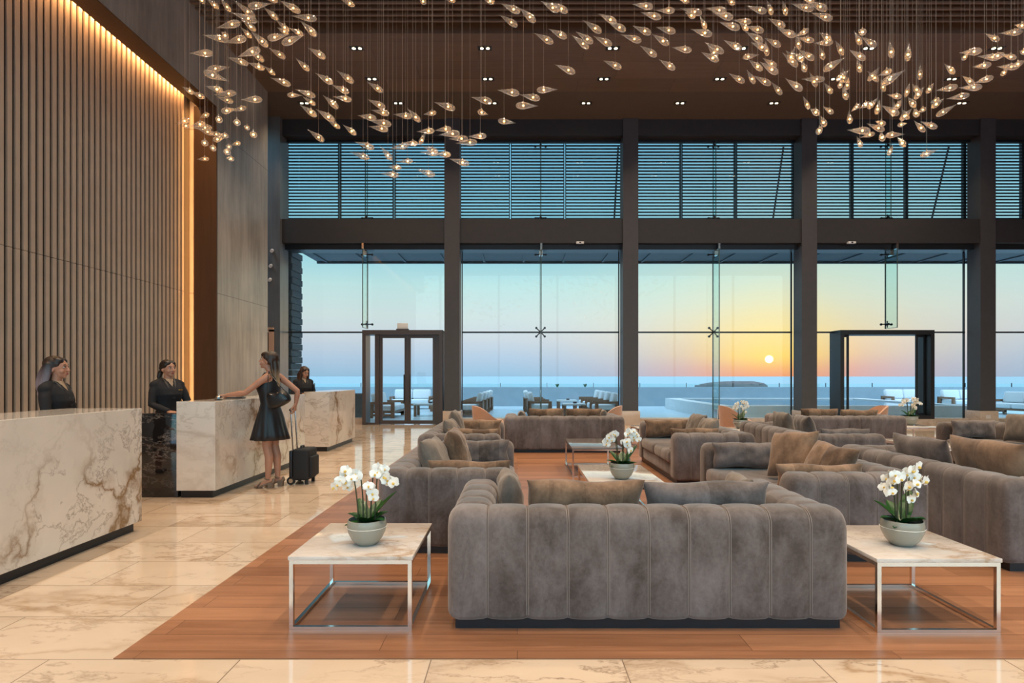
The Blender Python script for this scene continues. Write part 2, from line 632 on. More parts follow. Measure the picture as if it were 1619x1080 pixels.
struct(m.build('trim_sill', MAT['marble_sill'], smooth=0))

# ------------------------------------------------------------------ window bays
DOORX = {0: (-4.46, -2.15), 3: (9.285, 11.99)}
FIN = [-4.43, .683, 5.783, 10.883, 15.983]
ZT = 2.70                               # transom
names = 0


def spider(x, z, parent, arms=True):
    m = MB()
    y = YG - .10
    m.tube([(x, y - .05, z), (x, YG - .005, z)], .035, 10)
    if arms:
        for sx in (-1, 1):
            for sz in (-1, 1):
                e = (x + sx * .125, YG - .02, z + sz * .125)
                m.tube([(x, y + .02, z), e], .016, 8)
                m.tube([(e[0], YG - .05, e[2]), (e[0], YG - .008, e[2])], .034, 10)
    else:
        m.tube([(x - .15, y + .02, z), (x + .15, y + .02, z)], .018, 8)
        m.tube([(x, y + .02, z - .1), (x, y + .02, z + .1)], .018, 8)
        for sx in (-1, 1):
            m.tube([(x + sx * .15, YG - .05, z), (x + sx * .15, YG - .008, z)], .034, 10)
    m.build('spider_fitting', MAT['steel_dark'], parent)


bays = []
for k in range(5):
    x0 = -6.97 if k == 0 else COLX[k - 1] + .22
    x1 = COLX[k] - .22
    bays.append((x0, x1))
for k, (x0, x1) in enumerate(bays):
    fx = FIN[k]
    w = struct(node_empty('window_%d' % (k + 1)))
    # lower glazing
    d = DOORX.get(k)
    spans = [(x0, d[0]), (d[1], x1)] if d else [(x0, fx), (fx, x1)]
    for a, b in spans:
        if b - a > .1:
            MB().box(a + .006, b - .006, YG, YG + .014, .17, ZT - .02).build('lower_pane', MAT['glass'], w, smooth=0)
    for a, b in ((x0, fx), (fx, x1)):
        MB().box(a + .006, b - .006, YG, YG + .014, ZT + .02, 5.08).build('upper_pane', MAT['glass'], w, smooth=0)
    m = MB()
    for a, b in (spans if d else [(x0, x1)]):
        m.box(a, b, YG - .03, YG + .05, ZT - .022, ZT + .022)
    m.box(x0, x0 + .03, YG - .02, YG + .04, .17, 5.08)
    m.box(x1 - .03, x1, YG - .02, YG + .04, .17, 5.08)
    m.build('transom', MAT['frame_black'], w, smooth=0)
    zb = 2.80 if d else .17
    m = MB().box(fx - .009, fx + .009, YG - .53, YG - .005, zb, 5.1)
    m.build('glass_fin', MAT['glass_fin'], w, smooth=0)
    m = MB()
    for yy in (YG - .535, YG - .012):
        m.box(fx - .012, fx + .012, yy, yy + .010, zb, 5.1)
    m.box(fx - .012, fx + .012, YG - .535, YG - .005, zb - .006, zb + .006)
    m.box(fx - .016, fx + .016, YG - .004, YG + .02, zb, 5.08)
    m.build('fin_edge', MAT['glass_edge'], w, smooth=0)
    m = MB().box(fx - .03, fx + .03, YG - .54, YG - .40, 5.06, 5.40).box(fx - .05, fx + .05, YG - .30, YG - .1, 4.92, 5.08)
    if not d:
        m.box(fx - .045, fx + .045, YG - .5, YG - .2, .17, .45)
    m.build('fin_bracket', MAT['steel'], w, smooth=0)
    spider(fx, ZT if not d else 2.93, w, not d)
    spider(fx, 4.98, w, False)
    # clerestory glazing with its own fin
    u = struct(node_empty('window_%d' % (k + 6)))
    for a, b in ((x0, fx), (fx, x1)):
        MB().box(a + .006, b - .006, YG, YG + .014, 5.90, 8.26).build('pane', MAT['glass'], u, smooth=0)
    MB().box(fx - .009, fx + .009, YG - .25, YG - .005, 5.95, 8.26).build('glass_fin', MAT['glass_fin'], u, smooth=0)
    m = MB()
    for yy in (YG - .255, YG - .012):
        m.box(fx - .011, fx + .011, yy, yy + .010, 5.9, 8.3)
    m.build('fin_edge', MAT['glass_edge'], u, smooth=0)
    m = MB().box(fx - .03, fx + .03, YG - .45, YG - .30, 8.32, 8.62).bar((fx, YG - .40, 8.5), (fx, YG - .12, 8.28), .05)
    m.box(fx - .03, fx + .03, YG - .30, YG - .12, 5.86, 6.0)
    m.build('fin_bracket', MAT['steel_dark'], u, smooth=0)
    spider(fx, 6.06, u, False)
    spider(fx, 8.18, u, False)
    # louvre screen outside the clerestory
    off = (k - 1) * 5.1
    gaps = [-.21 + off, 1.417 + off, 3.15 + off]
    lo = [-6.9 if k == 0 else 3.15 + off - 5.1, *gaps]
    yl = 17.36
    for pi_ in range(3):
        a, b = lo[pi_] + .027, lo[pi_ + 1] - .027
        m = MB()
        for j in range(29):
            z = 5.80 + j * .0945
            m.add([(a, yl, z), (b, yl, z), (b, yl + .09, z + .020), (a, yl + .09, z + .020), (a, yl, z + .046), (b, yl, z + .046), (b, yl + .09, z + .050), (a, yl + .09, z + .050)],
                  [(0, 1, 2, 3), (4, 7, 6, 5), (0, 4, 5, 1), (3, 2, 6, 7), (0, 3, 7, 4), (1, 5, 6, 2)])
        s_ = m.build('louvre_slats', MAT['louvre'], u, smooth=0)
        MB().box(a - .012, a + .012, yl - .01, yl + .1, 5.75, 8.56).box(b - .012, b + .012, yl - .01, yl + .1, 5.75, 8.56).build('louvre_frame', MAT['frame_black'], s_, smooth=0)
    # tie rod holding the canopy
    px = COLX[k] - .12
    MB().tube([(px, 17.95, 8.5), (px, 19.1, 5.35)], .028, 8).build('tie_rod', MAT['frame_black'], u)

# ------------------------------------------------------------------ doors in the glass wall
d = struct(node_empty('door_1'))
d['label'] = 'bronze framed glass double door beside the reception'
m = MB()
x0, x1 = DOORX[0]
m.box(x0, x0 + .10, 16.72, 17.25, 0, ZT + .03).box(x1 - .10, x1, 16.72, 17.25, 0, ZT + .03)
m.box(x0 + .1, x1 - .1, 16.72, 17.25, ZT - .10, ZT + .03)
m.box(x0 + .33, x0 + .45, 16.85, 17.05, 0, ZT - .1)
m.box(x1 - .22, x1 - .10, 16.85, 17.05, 0, ZT - .1)
m.box(x0 + .1, x0 + .33, 16.85, 17.0, 0, .05)
m.build('door_frame', MAT['frame_bronze'], d, smooth=0)
MB().box(x0 + .1, x0 + .33, 16.93, 16.944, .05, ZT - .1).build('side_pane', MAT['glass'], d, smooth=0)
xm = (x0 + .45 + x1 - .22) / 2
for a, b, hx in ((x0 + .455, xm - .004, xm - .09), (xm + .004, x1 - .225, xm + .09)):
    m = MB()
    s = .085
    m.box(a, a + s, 16.9, 16.96, .02, ZT - .105).box(b - s, b, 16.9, 16.96, .02, ZT - .105)
    m.box(a + s, b - s, 16.9, 16.96, .02, .12).box(a + s, b - s, 16.9, 16.96, ZT - .19, ZT - .105)
    leaf = m.build('door_leaf', MAT['frame_bronze'], d, smooth=0)
    MB().box(a + s, b - s, 16.925, 16.939, .12, ZT - .19).build('door_pane', MAT['glass'], leaf, smooth=0)
    m = MB().box(hx - .014, hx + .014, 16.83, 16.86, .62, 1.45)
    for z in (.66, 1.41):
        m.box(hx - .01, hx + .01, 16.86, 16.9, z - .012, z + .012)
    m.build('door_handle', MAT['steel_dark'], leaf, smooth=0)
d = struct(node_empty('door_2'))
d['label'] = 'dark framed sliding door opening towards the pool'
x0, x1 = DOORX[3]
m = MB().box(x0, x0 + .11, 16.72, 17.3, .17, ZT + .03).box(x1 - .11, x1, 16.72, 17.3, .17, ZT + .03)
m.box(x0 + .11, x1 - .11, 16.72, 17.3, ZT - .1, ZT + .03).box(x0 + .11, x1 - .11, 16.72, 17.3, .17, .27)
m.build('door_frame', MAT['frame_black'], d, smooth=0)
for a in (x0 + .115, x1 - .375):
    m = MB().box(a, a + .05, 16.95, 17.0, .27, ZT - .1).box(a + .21, a + .26, 16.95, 17.0, .27, ZT - .1)
    m.box(a + .05, a + .21, 16.95, 17.0, .27, .33).box(a + .05, a + .21, 16.95, 17.0, ZT - .16, ZT - .1)
    leaf = m.build('door_leaf', MAT['frame_black'], d, smooth=0)
    MB().box(a + .05, a + .21, 16.97, 16.98, .33, ZT - .16).build('door_pane', MAT['glass'], leaf, smooth=0)

t = thing('exit_sign', 'small blank white emergency sign on top of the bronze double door', 'sign', (-3.31, 16.78, ZT + .03))
MB().box(-.18, .18, -.04, .04, 0, .035).build('base', MAT['frame_bronze'], t, smooth=0)
MB().rbox(-.155, .155, -.012, .012, .035, .20, .004).build('panel', MAT['white_plastic'], t)
for i, (px, lab) in enumerate(((917, 'small white sensor under the beam before the second column'), (1346, 'small white sensor under the beam after the third column'))):
    x = wx(px, 16.6)
    s = thing('beam_sensor', lab, 'sensor', (x, 16.60, 5.18))  # sits at the lower edge of the beam, well below the ceiling
    MB().rbox(-.11, .11, -.05, .045, 0, .06, .012).build('housing', MAT['white_plastic'], s)
    MB().ell((0, -.05, .03), (.03, .02, .02)).build('lens', MAT['steel_dark'], s)
for i, (px, py, lab) in enumerate(((429, 395, 'upper small spotlight on the grey wall at the end of the concrete'), (427, 419, 'middle small spotlight on the grey wall at the end of the concrete'), (426, 441, 'lowest small spotlight on the grey wall at the end of the concrete'))):
    x, z = wx(px, 16.4), wz(py, 16.4)
    s = thing('wall_spotlight', lab, 'spotlight', (x, 16.5, z), group='spotlights on the grey wall')
    MB().box(-.03, .03, -.04, 0, -.03, .03).build('bracket', MAT['steel_dark'], s, smooth=0)
    MB().tube([(0, -.04, 0), (.03, -.16, -.05)], .045, 12).build('lamp_head', MAT['white_plastic'], s)

# ------------------------------------------------------------------ downlights
ORD = ['first', 'second', 'third', 'fourth', 'fifth', 'sixth', 'seventh', 'eighth', 'ninth', 'tenth', 'eleventh', 'twelfth', 'thirteenth', 'fourteenth', 'fifteenth', 'sixteenth', 'seventeenth', 'eighteenth', 'nineteenth', 'twentieth']
proto = None
ROWS = [(13.05, [-3.6 + 2.87 * k for k in range(6)], 'timber ceiling edge'), (14.4, [-3.6 + 2.87 * k for k in range(6)], 'middle of the timber ceiling'), (15.67, [-5.74 + 2.53 * k for k in range(8)], 'grey ceiling by the windows')]
SPOTS = []
for (Y, xs, where) in ROWS:
    for i, x in enumerate(xs):
        lab = 'recessed twin downlight in the %s, %s from the concrete wall' % (where, ORD[i])
        if proto is None:
            proto = thing('downlight', lab, 'downlight', (x, Y, ZC), group='twin downlights in the ceiling')
            MB().box(-.155, .155, -.085, .085, -.006, .0).build('frame', MAT['frame_black'], proto, smooth=0)
            for s in (-1, 1):
                MB().lathe([(.036, -.012), (.036, -.006)], 16, (s * .068, 0, 0)).build('lamp', MAT['downlight'], proto, smooth=0)
        else:
            dup(proto, (x, Y, ZC), None, lab)
        SPOTS.append((x, Y))
# ================================================================== pendants
# traced in crops of the photograph: (crop origin, crop scale, [rounded end x, y, tail tip x, y] ...)
S1, S2, S3 = 1619 / 225, 1619 / 150, 9.0
TRACE = [
    (270, 0, S1, '378 20 310 -20 545 95 400 -20 680 130 560 -20 965 205 700 -10 880 75 1150 40 1220 15 1050 -28 1478 140 1230 0 985 245 680 140 1220 225 1055 80 1665 215 1370 180 792 255 510 320 968 350 800 220 920 430 790 305 660 460 350 395 640 425 575 360 860 430 610 490 1105 530 910 355 1345 355 1200 230 1335 385 1205 310 1510 400 1340 315 1100 440 1340 395 1262 500 1525 395 1660 410 1470 235 480 605 212 605 1018 555 755 650 1060 700 865 540 885 730 630 650 1068 785 870 710 1185 850 1060 750 1305 660 1110 545 1575 805 1420 660 420 790 680 762 372 815 675 930 1365 965 1135 885 595 1035 390 980 262 1062 125 985'),
    (270, 130, S1, '380 175 230 110 745 120 490 145 710 225 510 160 1040 195 795 200 580 335 750 300 858 285 690 330 430 360 330 405 565 435 510 405 772 462 712 450 885 525 833 498 960 605 900 575 215 425 45 475 195 495 130 500 395 465 210 505 470 515 230 520 485 590 290 520 580 610 400 560 645 615 560 590 485 660 620 630 405 695 345 685 500 760 440 730 790 690 685 715 680 742 625 720 660 795 600 785 710 875 630 860 435 870 292 878 1325 145 1500 150'),
    (480, 0, S1, '580 65 420 -10 250 660 45 540 335 950 130 830 570 940 375 800 515 1055 320 965 905 1045 720 930 1385 30 1310 -10'),
    (480, 140, S1, '135 90 -95 10 135 185 -11 93 150 315 -46 183 395 225 220 75 548 130 335 90 355 370 140 235 415 450 270 360 600 525 445 410 235 600 45 465 932 220 722 120 975 290 770 245 830 340 612 305 1000 410 740 362 965 470 738 430 1235 320 1022 292 1328 380 1175 220 1508 270 1365 295 805 680 580 605 750 795 535 725 1005 815 870 650 1200 640 980 685 1300 625 1130 620 1318 640 1395 485 1490 480 1290 490 1245 825 1065 830 1115 905 945 885 1085 985 875 965 1495 990 1275 915 1540 740 1330 725 1530 720 1340 655'),
    (640, 130, S1, '575 305 335 228 995 225 755 170 1305 130 1055 90 1540 190 1305 140 1262 265 1515 270 835 330 950 370 1060 435 1262 465 530 525 340 550 625 580 385 600 720 640 500 645 825 680 580 695 930 610 720 620 520 825 340 815 735 935 505 870'),
    (690, 0, S1, '215 10 90 -10 655 25 530 -10 955 140 730 40 1128 250 935 85 925 300 712 165 1395 130 1185 10 1495 140 1285 20 1330 490 1110 375 1485 430 1275 328 1580 830 1350 735 1140 1025 1375 1018'),
    (890, 0, S1, '440 370 228 230 345 490 148 360 295 550 98 395 560 515 345 410 612 260 405 155 718 350 500 240 1028 80 787 48 1275 120 1060 120 1120 205 883 138 1005 385 790 292 1283 365 1055 308 895 470 657 392 1207 510 1010 385 1070 640 875 518 1465 575 1240 540 668 775 455 687 1278 790 1090 675 1435 15 1310 -10 1585 155 1335 95 1500 195 1390 140'),
    (1080, 0, S2, '875 65 730 -20 390 490 285 270 495 595 135 500 745 195 375 135 855 310 490 205 1165 380 850 340 970 490 615 380 1105 510 965 400 1380 540 1060 440 1365 715 1060 540 1425 210 1080 100 1520 255 1430 0 700 905 365 720 590 980 400 740 610 1040 305 890 1000 840 690 685 1450 850 1150 720 1440 955 1400 690 1015 985 1305 930'),
    (1080, 60, S2, '1355 555 1110 365 1595 490 1350 340 1620 610 1305 405 1050 760 780 605 1225 780 1085 540 1500 800 1195 640'),
    (1200, 0, S2, '450 460 150 310 470 265 400 0 935 165 550 65 1165 170 810 10 1260 330 890 215 625 620 305 480 850 500 600 630 700 840 620 570 940 700 640 640 375 790 90 645 1265 720 935 740 1230 690 1020 545 1110 1020 1015 770 1440 940 1300 690 945 1020 665 840 940 10 740 -15'),
    (1200, 70, S2, '665 380 400 145 755 275 590 150 505 320 625 30 600 260 455 100 795 460 720 280 1095 450 1478 220 390 860 210 640 740 790 445 580 985 725 860 470 1130 600 720 595 1250 845 1105 650 1320 620 1555 430 1460 660 1420 390 1380 740 1400 600 1495 775 1530 550 1500 945 1420 700'),
    (1260, 130, S1, '140 305 68 155 250 365 145 300 415 355 290 270 320 500 270 380 240 580 285 490 605 470 590 325 715 250 610 340 820 235 710 300 810 300 925 170 905 365 945 195 1190 170 1020 140 1160 370 955 260 1130 300 1190 190 1095 390 1110 220 1235 165 1285 0 1390 120 1310 20 1340 190 1455 45 1480 120 1560 5 1345 280 1260 165 1455 300 1385 340 1370 385 1330 295 1270 420 1190 300 1180 430 1315 295 1000 480 885 440 995 550 795 470 835 555 570 545 885 580 720 630 1155 490 1255 465 1455 565 1330 435 1595 520 1400 445 1010 605 1225 590 980 660 945 575 735 740 680 615 1230 730 1140 620 1040 830 1095 710 1405 840 1610 765'),
    (1330, 50, S2, '340 225 220 -10 605 260 330 80 415 480 130 305 330 690 270 470 870 450 815 150 1130 505 1160 170 640 850 440 670 460 840 670 590 855 660 630 750 690 900 1100 650 740 1025 670 800 1340 820 1350 550 400 20 290 -20'),
    (1440, 20, S3, '625 870 470 720 665 1050 350 1110 895 1020 730 895 1170 920 900 1000 1010 1060 680 1070 1010 545 690 572 745 665 815 565 1260 400 1055 295 1590 270 1255 295 1640 190 1470 175 1140 740 865 775 1280 640 940 620 1330 600 1060 640 1500 650 1280 590 1600 700 1380 790 1540 770 1220 770 1290 890 1400 780 1640 570 1535 545'),
    (1080, 0, 3.0, '1358 450 1245 470 1180 510 1240 465 1212 470 1172 488 1200 550 1298 495'),
]
PEND_L = .265

# one pendant: shell of blown glass (axis +x towards the tail), bulb, wire
prof = []
N = 22
for i in range(N + 1):
    u = i / N                                   # 0 head .. 1 tail tip
    if u < .30:
        r = sqrt(max(0, 1 - ((.30 - u) / .30) ** 2))
    else:
        q = (u - .30) / .70
        r = (1 - q) ** 1.55 * (1 + .95 * q) + .045 * q
    prof.append((u, max(r, .012)))
RP = .040
m = MB()
rings = [[(PEND_L * (u - .34), RP * r * cos(2 * pi * k / 16), RP * r * sin(2 * pi * k / 16)) for k in range(16)] for u, r in prof]
m.loft(rings)
shell_me = m.build('shell', MAT['pendant_glass'])
bulb_me = MB().ell((0, 0, 0), (.0115, .0105, .0105), 12, 8).build('bulb', MAT['bulb'])
cap_me = MB().lathe([(.004, .05), (.007, .045), (.007, .02), (.004, .015)], 8).build('holder', MAT['wire'])


def zone(px, py):
    if px < 500 and py > 53:
        if px < 343:
            return 'before slatted timber wall'
        if px < 424:
            return 'before tall concrete wall'
    if py < 53:
        b = 'ceiling slats'
    elif py < 100:
        b = 'timber ceiling'
    elif py < 145:
        b = 'lower timber ceiling'
    elif py < 187:
        b = 'grey ceiling band'
    elif py < 213:
        b = 'dark upper beam'
    else:
        b = 'window louvres'
    if px < 560:
        c = 'over reception'
    elif px < 711:
        c = 'over double door'
    elif px < 852:
        c = 'past first column'
    elif px < 994:
        c = 'before second column'
    elif px < 1128:
        c = 'past second column'
    elif px < 1205:
        c = 'above island'
    elif px < 1277:
        c = 'before third column'
    elif px < 1340:
        c = 'past third column'
    elif px < 1400:
        c = 'over pool door frame'
    elif px < 1475:
        c = 'beyond pool door frame'
    elif px < 1547:
        c = 'before fourth column'
    else:
        c = 'past fourth column'
    return 'against ' + b + ' ' + c


PEND = []
for ox, oy, sc, s in TRACE:
    q = [float(x) for x in s.split()]
    for i in range(0, len(q), 4):
        hx, hy, tx, ty = ox + q[i] / sc, oy + q[i + 1] / sc, ox + q[i + 2] / sc, oy + q[i + 3] / sc
        PEND.append((hx, hy, tx, ty))
recs = []
boxes = []
for n, (hx, hy, tx, ty) in enumerate(PEND):
    best = None
    for trial in range(60):
        Y = 5.9 + 2.9 * rnd.random()
        sgn = 1 if rnd.random() < .5 else -1
        opt = None
        flat = sqrt((tx - hx) ** 2 + (ty - hy) ** 2) * Y / F
        want = max(.215, min(.31, flat * 1.03))
        for k in range(-24, 25):                      # depth of the drop that gives it its true length
            dep = sgn * k * .0115
            yh, yt = Y - .34 * dep, Y + .66 * dep
            H, T = Vector((wx(hx, yh), yh, wz(hy, yh))), Vector((wx(tx, yt), yt, wz(ty, yt)))
            e = abs((T - H).length - want) + .02 * abs(dep)
            if opt is None or e < opt[0]:
                opt = (e, H, T - H)
        d = opt[2]
        P = opt[1] + d * .34
        l2 = d.length
        lx, dep = d.x, d.y
        c0 = Vector((P.x, P.y))
        ex = [c0.x - .36 * lx, c0.x + .66 * lx, c0.y - .36 * dep, c0.y + .66 * dep]
        bb = (min(ex[:2]) - .04, max(ex[:2]) + .04, min(ex[2:]) - .045, max(ex[2:]) + .045)
        cost = sum(max(0, min(bb[1], q[1]) - max(bb[0], q[0])) * max(0, min(bb[3], q[3]) - max(bb[2], q[2])) for q in boxes) + .0008 * abs(Y - 7.3) + (.002 * max(0, l2 - .31))
        if best is None or cost < best[0]:
            best = (cost, VX + P.x / P.y * F, VY - (P.z - EYE) / P.y * F, P.y, d, bb)
    boxes.append(best[5])
    recs.append(best[1:5])
zones = {}
for r in recs:
    zones.setdefault(zone(r[0], r[1]), []).append(r)
for zn in list(zones):
    rs = zones[zn]
    if len(rs) > 6:
        rs.sort(key=lambda r: r[1])
        k = 2 if len(rs) <= 12 else (3 if len(rs) <= 21 else 4)
        nm = {2: ['upper half', 'lower half'], 3: ['top tier', 'middle tier', 'bottom tier'], 4: ['top tier', 'second tier', 'third tier', 'bottom tier']}[k]
        for i in range(k):
            zones[zn + ', ' + nm[i]] = rs[i * len(rs) // k:(i + 1) * len(rs) // k]
        del zones[zn]
pend = None
for zn, rs in zones.items():
    rs.sort(key=lambda r: r[0])
    for i, (bx, by, Y, d) in enumerate(rs):
        loc = Vector((wx(bx, Y), Y, wz(by, Y)))
        if len(rs) == 1:
            lab = 'only glass teardrop ' + zn
        elif i == len(rs) - 1 and len(rs) > 2:
            lab = 'glass teardrop %s, last from reception' % zn
        else:
            lab = 'glass teardrop %s, %s from reception' % (zn, ORD[i])
        o = thing('glass_pendant', lab, 'pendant light', loc, 0, 'glass teardrops ' + zn)
        parts = (shell_me, bulb_me, cap_me)
        for src in parts:
            if pend is None:
                c = src
            else:
                c = src.copy()
                COL.objects.link(c)
            c.parent = o
            if src is shell_me:
                s = d.length / PEND_L
                c.rotation_euler = d.to_track_quat('X', 'Z').to_euler()
                c.scale = (s, max(.8, min(1.05, s)), max(.8, min(1.05, s)))
        top = 8.83 - loc.z
        MB().tube([(0, 0, .04), (0, 0, top)], .0016, 5).build('wire', MAT['wire'], o)
        pend = o
# ================================================================== lounge furniture
def channel_block(L, T, z0, H, n, r=.075, pinch=.013, rt=.085):
    """upholstered slab along x, n vertical channels wrapping over the top"""
    m = MB()
    rings = []
    sub = 10
    us = sorted(set([i / (n * sub) for i in range(n * sub + 1)] + [min(1, max(0, q)) for k in range(7) for q in ((r * (1 - cos(pi / 2 * k / 6))) / L, 1 - (r * (1 - cos(pi / 2 * k / 6))) / L)]))
    for u in us:
        x = L * u
        f = (u * n) % 1.0
        f = 0 if u in (0, 1) else f
        e = pinch * (1 - sqrt(max(0, 1 - (2 * f - 1) ** 2)) ** .8)
        if u * n < .5 or u * n > n - .5:
            e = 0 if (u * n < .5 or u * n > n - .5) else e
        dd = min(x, L - x)
        ee = r - sqrt(max(0, r * r - (r - dd) ** 2)) if dd < r else 0
        e += ee
        hy = T / 2 - e
        zt, zb = z0 + H - e * 1.0, z0 + e * .5
        ring = []
        rb = .03
        rr = max(.01, min(rt, hy * .95) - .0)
        for (cy, cz, rad, a0) in ((hy - rr, zt - rr, rr, 0), (-hy + rr, zt - rr, rr, 90), (-hy + rb, zb + rb, rb, 180), (hy - rb, zb + rb, rb, 270)):
            for k in range(6):
                a = R(a0 + 90 * k / 5)
                ring.append((x - L / 2, cy + rad * cos(a), cz + rad * sin(a)))
        rings.append(ring)
    m.loft(rings)
    return m


def seams(L, T, z0, H, n, rt=.085, pinch=.013):
    """twin welts along each channel seam"""
    m = MB()
    for i in range(1, n):
        for o in (-.005, .005):
            x = L * i / n - L / 2 + o
            hy, zt = T / 2 - pinch * .80, z0 + H - pinch * .80
            rr = rt - .004
            P = [(x, -hy, z0 + .03)]
            for k in range(6):
                a = R(180 - 90 * k / 5)
                P.append((x, -hy + rr + rr * cos(a), zt - rr + rr * sin(a)))
            for k in range(6):
                a = R(90 - 90 * k / 5)
                P.append((x, hy - rr + rr * cos(a), zt - rr + rr * sin(a)))
            P.append((x, hy, z0 + .03))
            m.tube(P, .0032, 5)
    return m


SW, SD, SH, ST, SZ = 2.22, 1.06, .668, .25, .06


def make_sofa(label, loc, rz):
    t = thing('sofa', label, 'sofa', loc, rz, 'channelled velvet lounge sofas')
    V = MAT['velvet']
    b = channel_block(SW, ST, SZ, SH - SZ, 10)
    b = shift(b, 0, ST / 2, 0).build('backrest', V, t, 60)
    shift(seams(SW, ST, SZ, SH - SZ, 10), 0, ST / 2, 0).build('piping', MAT['piping'], b)
    La = SD - ST + .06
    for s in (-1, 1):
        mb = channel_block(La, ST, SZ, SH - SZ - .004, 4)
        sm = seams(La, ST, SZ, SH - SZ - .004, 4)
        for q in (mb, sm):
            q.v = [(s * (SW / 2 - ST / 2 - .002) - y_, ST - .06 + La / 2 + x_, z_) for x_, y_, z_ in q.v]
        a = mb.build('armrest', V, t, 60)
        sm.build('piping', MAT['piping'], a)
    MB().rbox(-SW / 2 + ST - .02, SW / 2 - ST + .02, ST - .03, SD - .03, SZ + .005, .25, .03).build('base', V, t)
    MB().box(-SW / 2 + .045, SW / 2 - .045, .045, SD - .045, 0, SZ + .01).build('plinth', MAT['plinth_dark'], t, smooth=0)
    wI = SW - 2 * ST
    for s in (-1, 1):
        x0, x1 = sorted((s * .006, s * (wI / 2 - .006)))
        mb = MB().rbox(x0, x1, ST, SD + .01, .24, .41, .055, 4)
        mb.build('seat_cushion', V, t, 60)
    return t


def cushion_mesh(w, h, th, seed, wrinkle=1.0):
    q = random.Random(seed)
    n = 20
    m = MB()
    ph = [q.random() * 6 for _ in range(8)]
    for side in (1, -1):
        g = []
        for j in range(n + 1):
            row = []
            for i in range(n + 1):
                u, v = 2 * i / n - 1, 2 * j / n - 1
                u, v = sin(u * pi / 2), sin(v * pi / 2)
                prof_ = (max(0, 1 - u ** 4) ** .55) * (max(0, 1 - v ** 4) ** .55)
                edge = 1 - max(abs(u), abs(v)) ** 6
                wr = .010 * wrinkle * edge * (sin(9 * u + 3 * v + ph[0]) * sin(4 * v + ph[1]) + .6 * sin(14 * u - 5 * v + ph[2]))
                y = side * (th / 2 * prof_ + (wr * prof_ if side > 0 else wr * prof_ * .8)) if prof_ > 0 else 0
                x = w / 2 * u * (1 - .055 * (1 - v * v)) + .006 * sin(5 * v + ph[3])
                z = h / 2 * v * (1 - .05 * (1 - u * u)) + .010 * sin(4 * u + ph[4]) * (1 - u * u)
                row.append((x, y, z))
            g.append(row if side > 0 else row[::-1])
        m.sheet(g)
    # weld the two halves
    key, vs, idx = {}, [], []
    for p in m.v:
        k = tuple(round(c, 4) for c in p)
        if k not in key:
            key[k] = len(vs)
            vs.append(p)
        idx.append(key[k])
    m.v = vs
    m.f = [f for f in (tuple(dict.fromkeys(idx[i] for i in f)) for f in m.f) if len(f) > 2]
    return m


def cushion(label, loc, rz=0, tilt=0, roll=0, w=.5, h=.5, th=.2, mat='velvet_brown', seed=1, name='cushion', group=None):
    """standing cushion: its face looks along local y, tilt leans it back"""
    mb = cushion_mesh(w, h, th, seed)
    o = mb.build(name, MAT[mat], None, 60)
    o.rotation_euler = (Matrix.Rotation(rz, 4, 'Z') @ Matrix.Rotation(tilt, 4, 'X') @ Matrix.Rotation(roll, 4, 'Y')).to_euler()
    o.location = loc
    tag(o, label, 'cushion', group)
    return o


def world_tree(o, M=None):
    M = M or o.matrix_world
    return BVHTree.FromPolygons([M @ v.co for v in o.data.vertices], [tuple(p.vertices) for p in o.data.polygons])


from mathutils.bvhtree import BVHTree
SOFA, TREES = {}, {}
E90 = pi / 2
first = make_sofa('velvet sofa with its back to the camera between the two marble side tables', (.722, 3.18, 0), 0)
SOFA['S1'] = first
for key, x, y, rz, lab in (
        ('A', -1.10, 5.66, -E90, 'velvet sofa at the marble floor side, behind the orchid side table'),
        ('B', -1.27, 8.45, -E90, 'velvet sofa at the marble floor side, before the glass double door'),
        ('C', .862, 10.62, 0, 'velvet sofa with its back to the camera, across the middle before the windows'),
        ('D', 3.07, 8.56, E90, 'velvet sofa side-on behind the white marble coffee table with orchids'),
        ('E', 3.10, 5.45, E90, 'velvet sofa seen from its arm end, behind the near orchid table'),
        ('F', 3.48, 5.23, -E90, 'velvet sofa running out of view beyond the near orchid table'),
        ('G', 3.63, 8.45, -E90, 'velvet sofa standing back to back with the far side-on sofa'),
        ('H', 6.06, 10.66, 0, 'velvet sofa with its back to the camera below the third column'),
        ('I', 7.86, 8.40, E90, 'dark velvet sofa cut off at the picture edge below the fourth column')):
    SOFA[key] = dup(first, (x, y, 0), rz, lab)


def loc_on(key, u, v, z):
    """point on a sofa: u along its width, v from its back towards the front"""
    o = SOFA[key]
    c, s = cos(o.rotation_euler[2]), sin(o.rotation_euler[2])
    return (o.location[0] + c * u - s * v, o.location[1] + s * u + c * v, z)


def put(key, u, v, z, lab, dr=0, tilt=-.22, **kw):
    o = SOFA[key]
    tilt = -tilt
    h, w, roll = kw.get('h', .5), kw.get('w', .5), kw.get('roll', 0)
    z = .416 + (h / 2 * cos(roll) + w / 2 * abs(sin(roll)) * .95) * cos(tilt) + .05 * abs(sin(tilt))
    loc = Vector(loc_on(key, u, v, z))
    c = cushion(lab, loc, o.rotation_euler[2] + dr, tilt, group='cushions on the lounge sofas', **kw)
    if key not in TREES:
        M = Matrix.Translation(o.location) @ Matrix.Rotation(o.rotation_euler[2], 4, 'Z')
        TREES[key] = [world_tree(k, M) for k in o.children]
    a = o.rotation_euler[2] + dr
    fw = Vector((-sin(a), cos(a), 0))
    for k in range(30):
        M = Matrix.Translation(loc) @ c.rotation_euler.to_matrix().to_4x4()
        tr = world_tree(c, M)
        if not any(tr.overlap(q) for q in TREES[key]):
            break
        loc = loc + fw * .012 + Vector((0, 0, .002 if k < 5 else 0))
        c.location = loc
    TREES[key].append(tr)
    return c


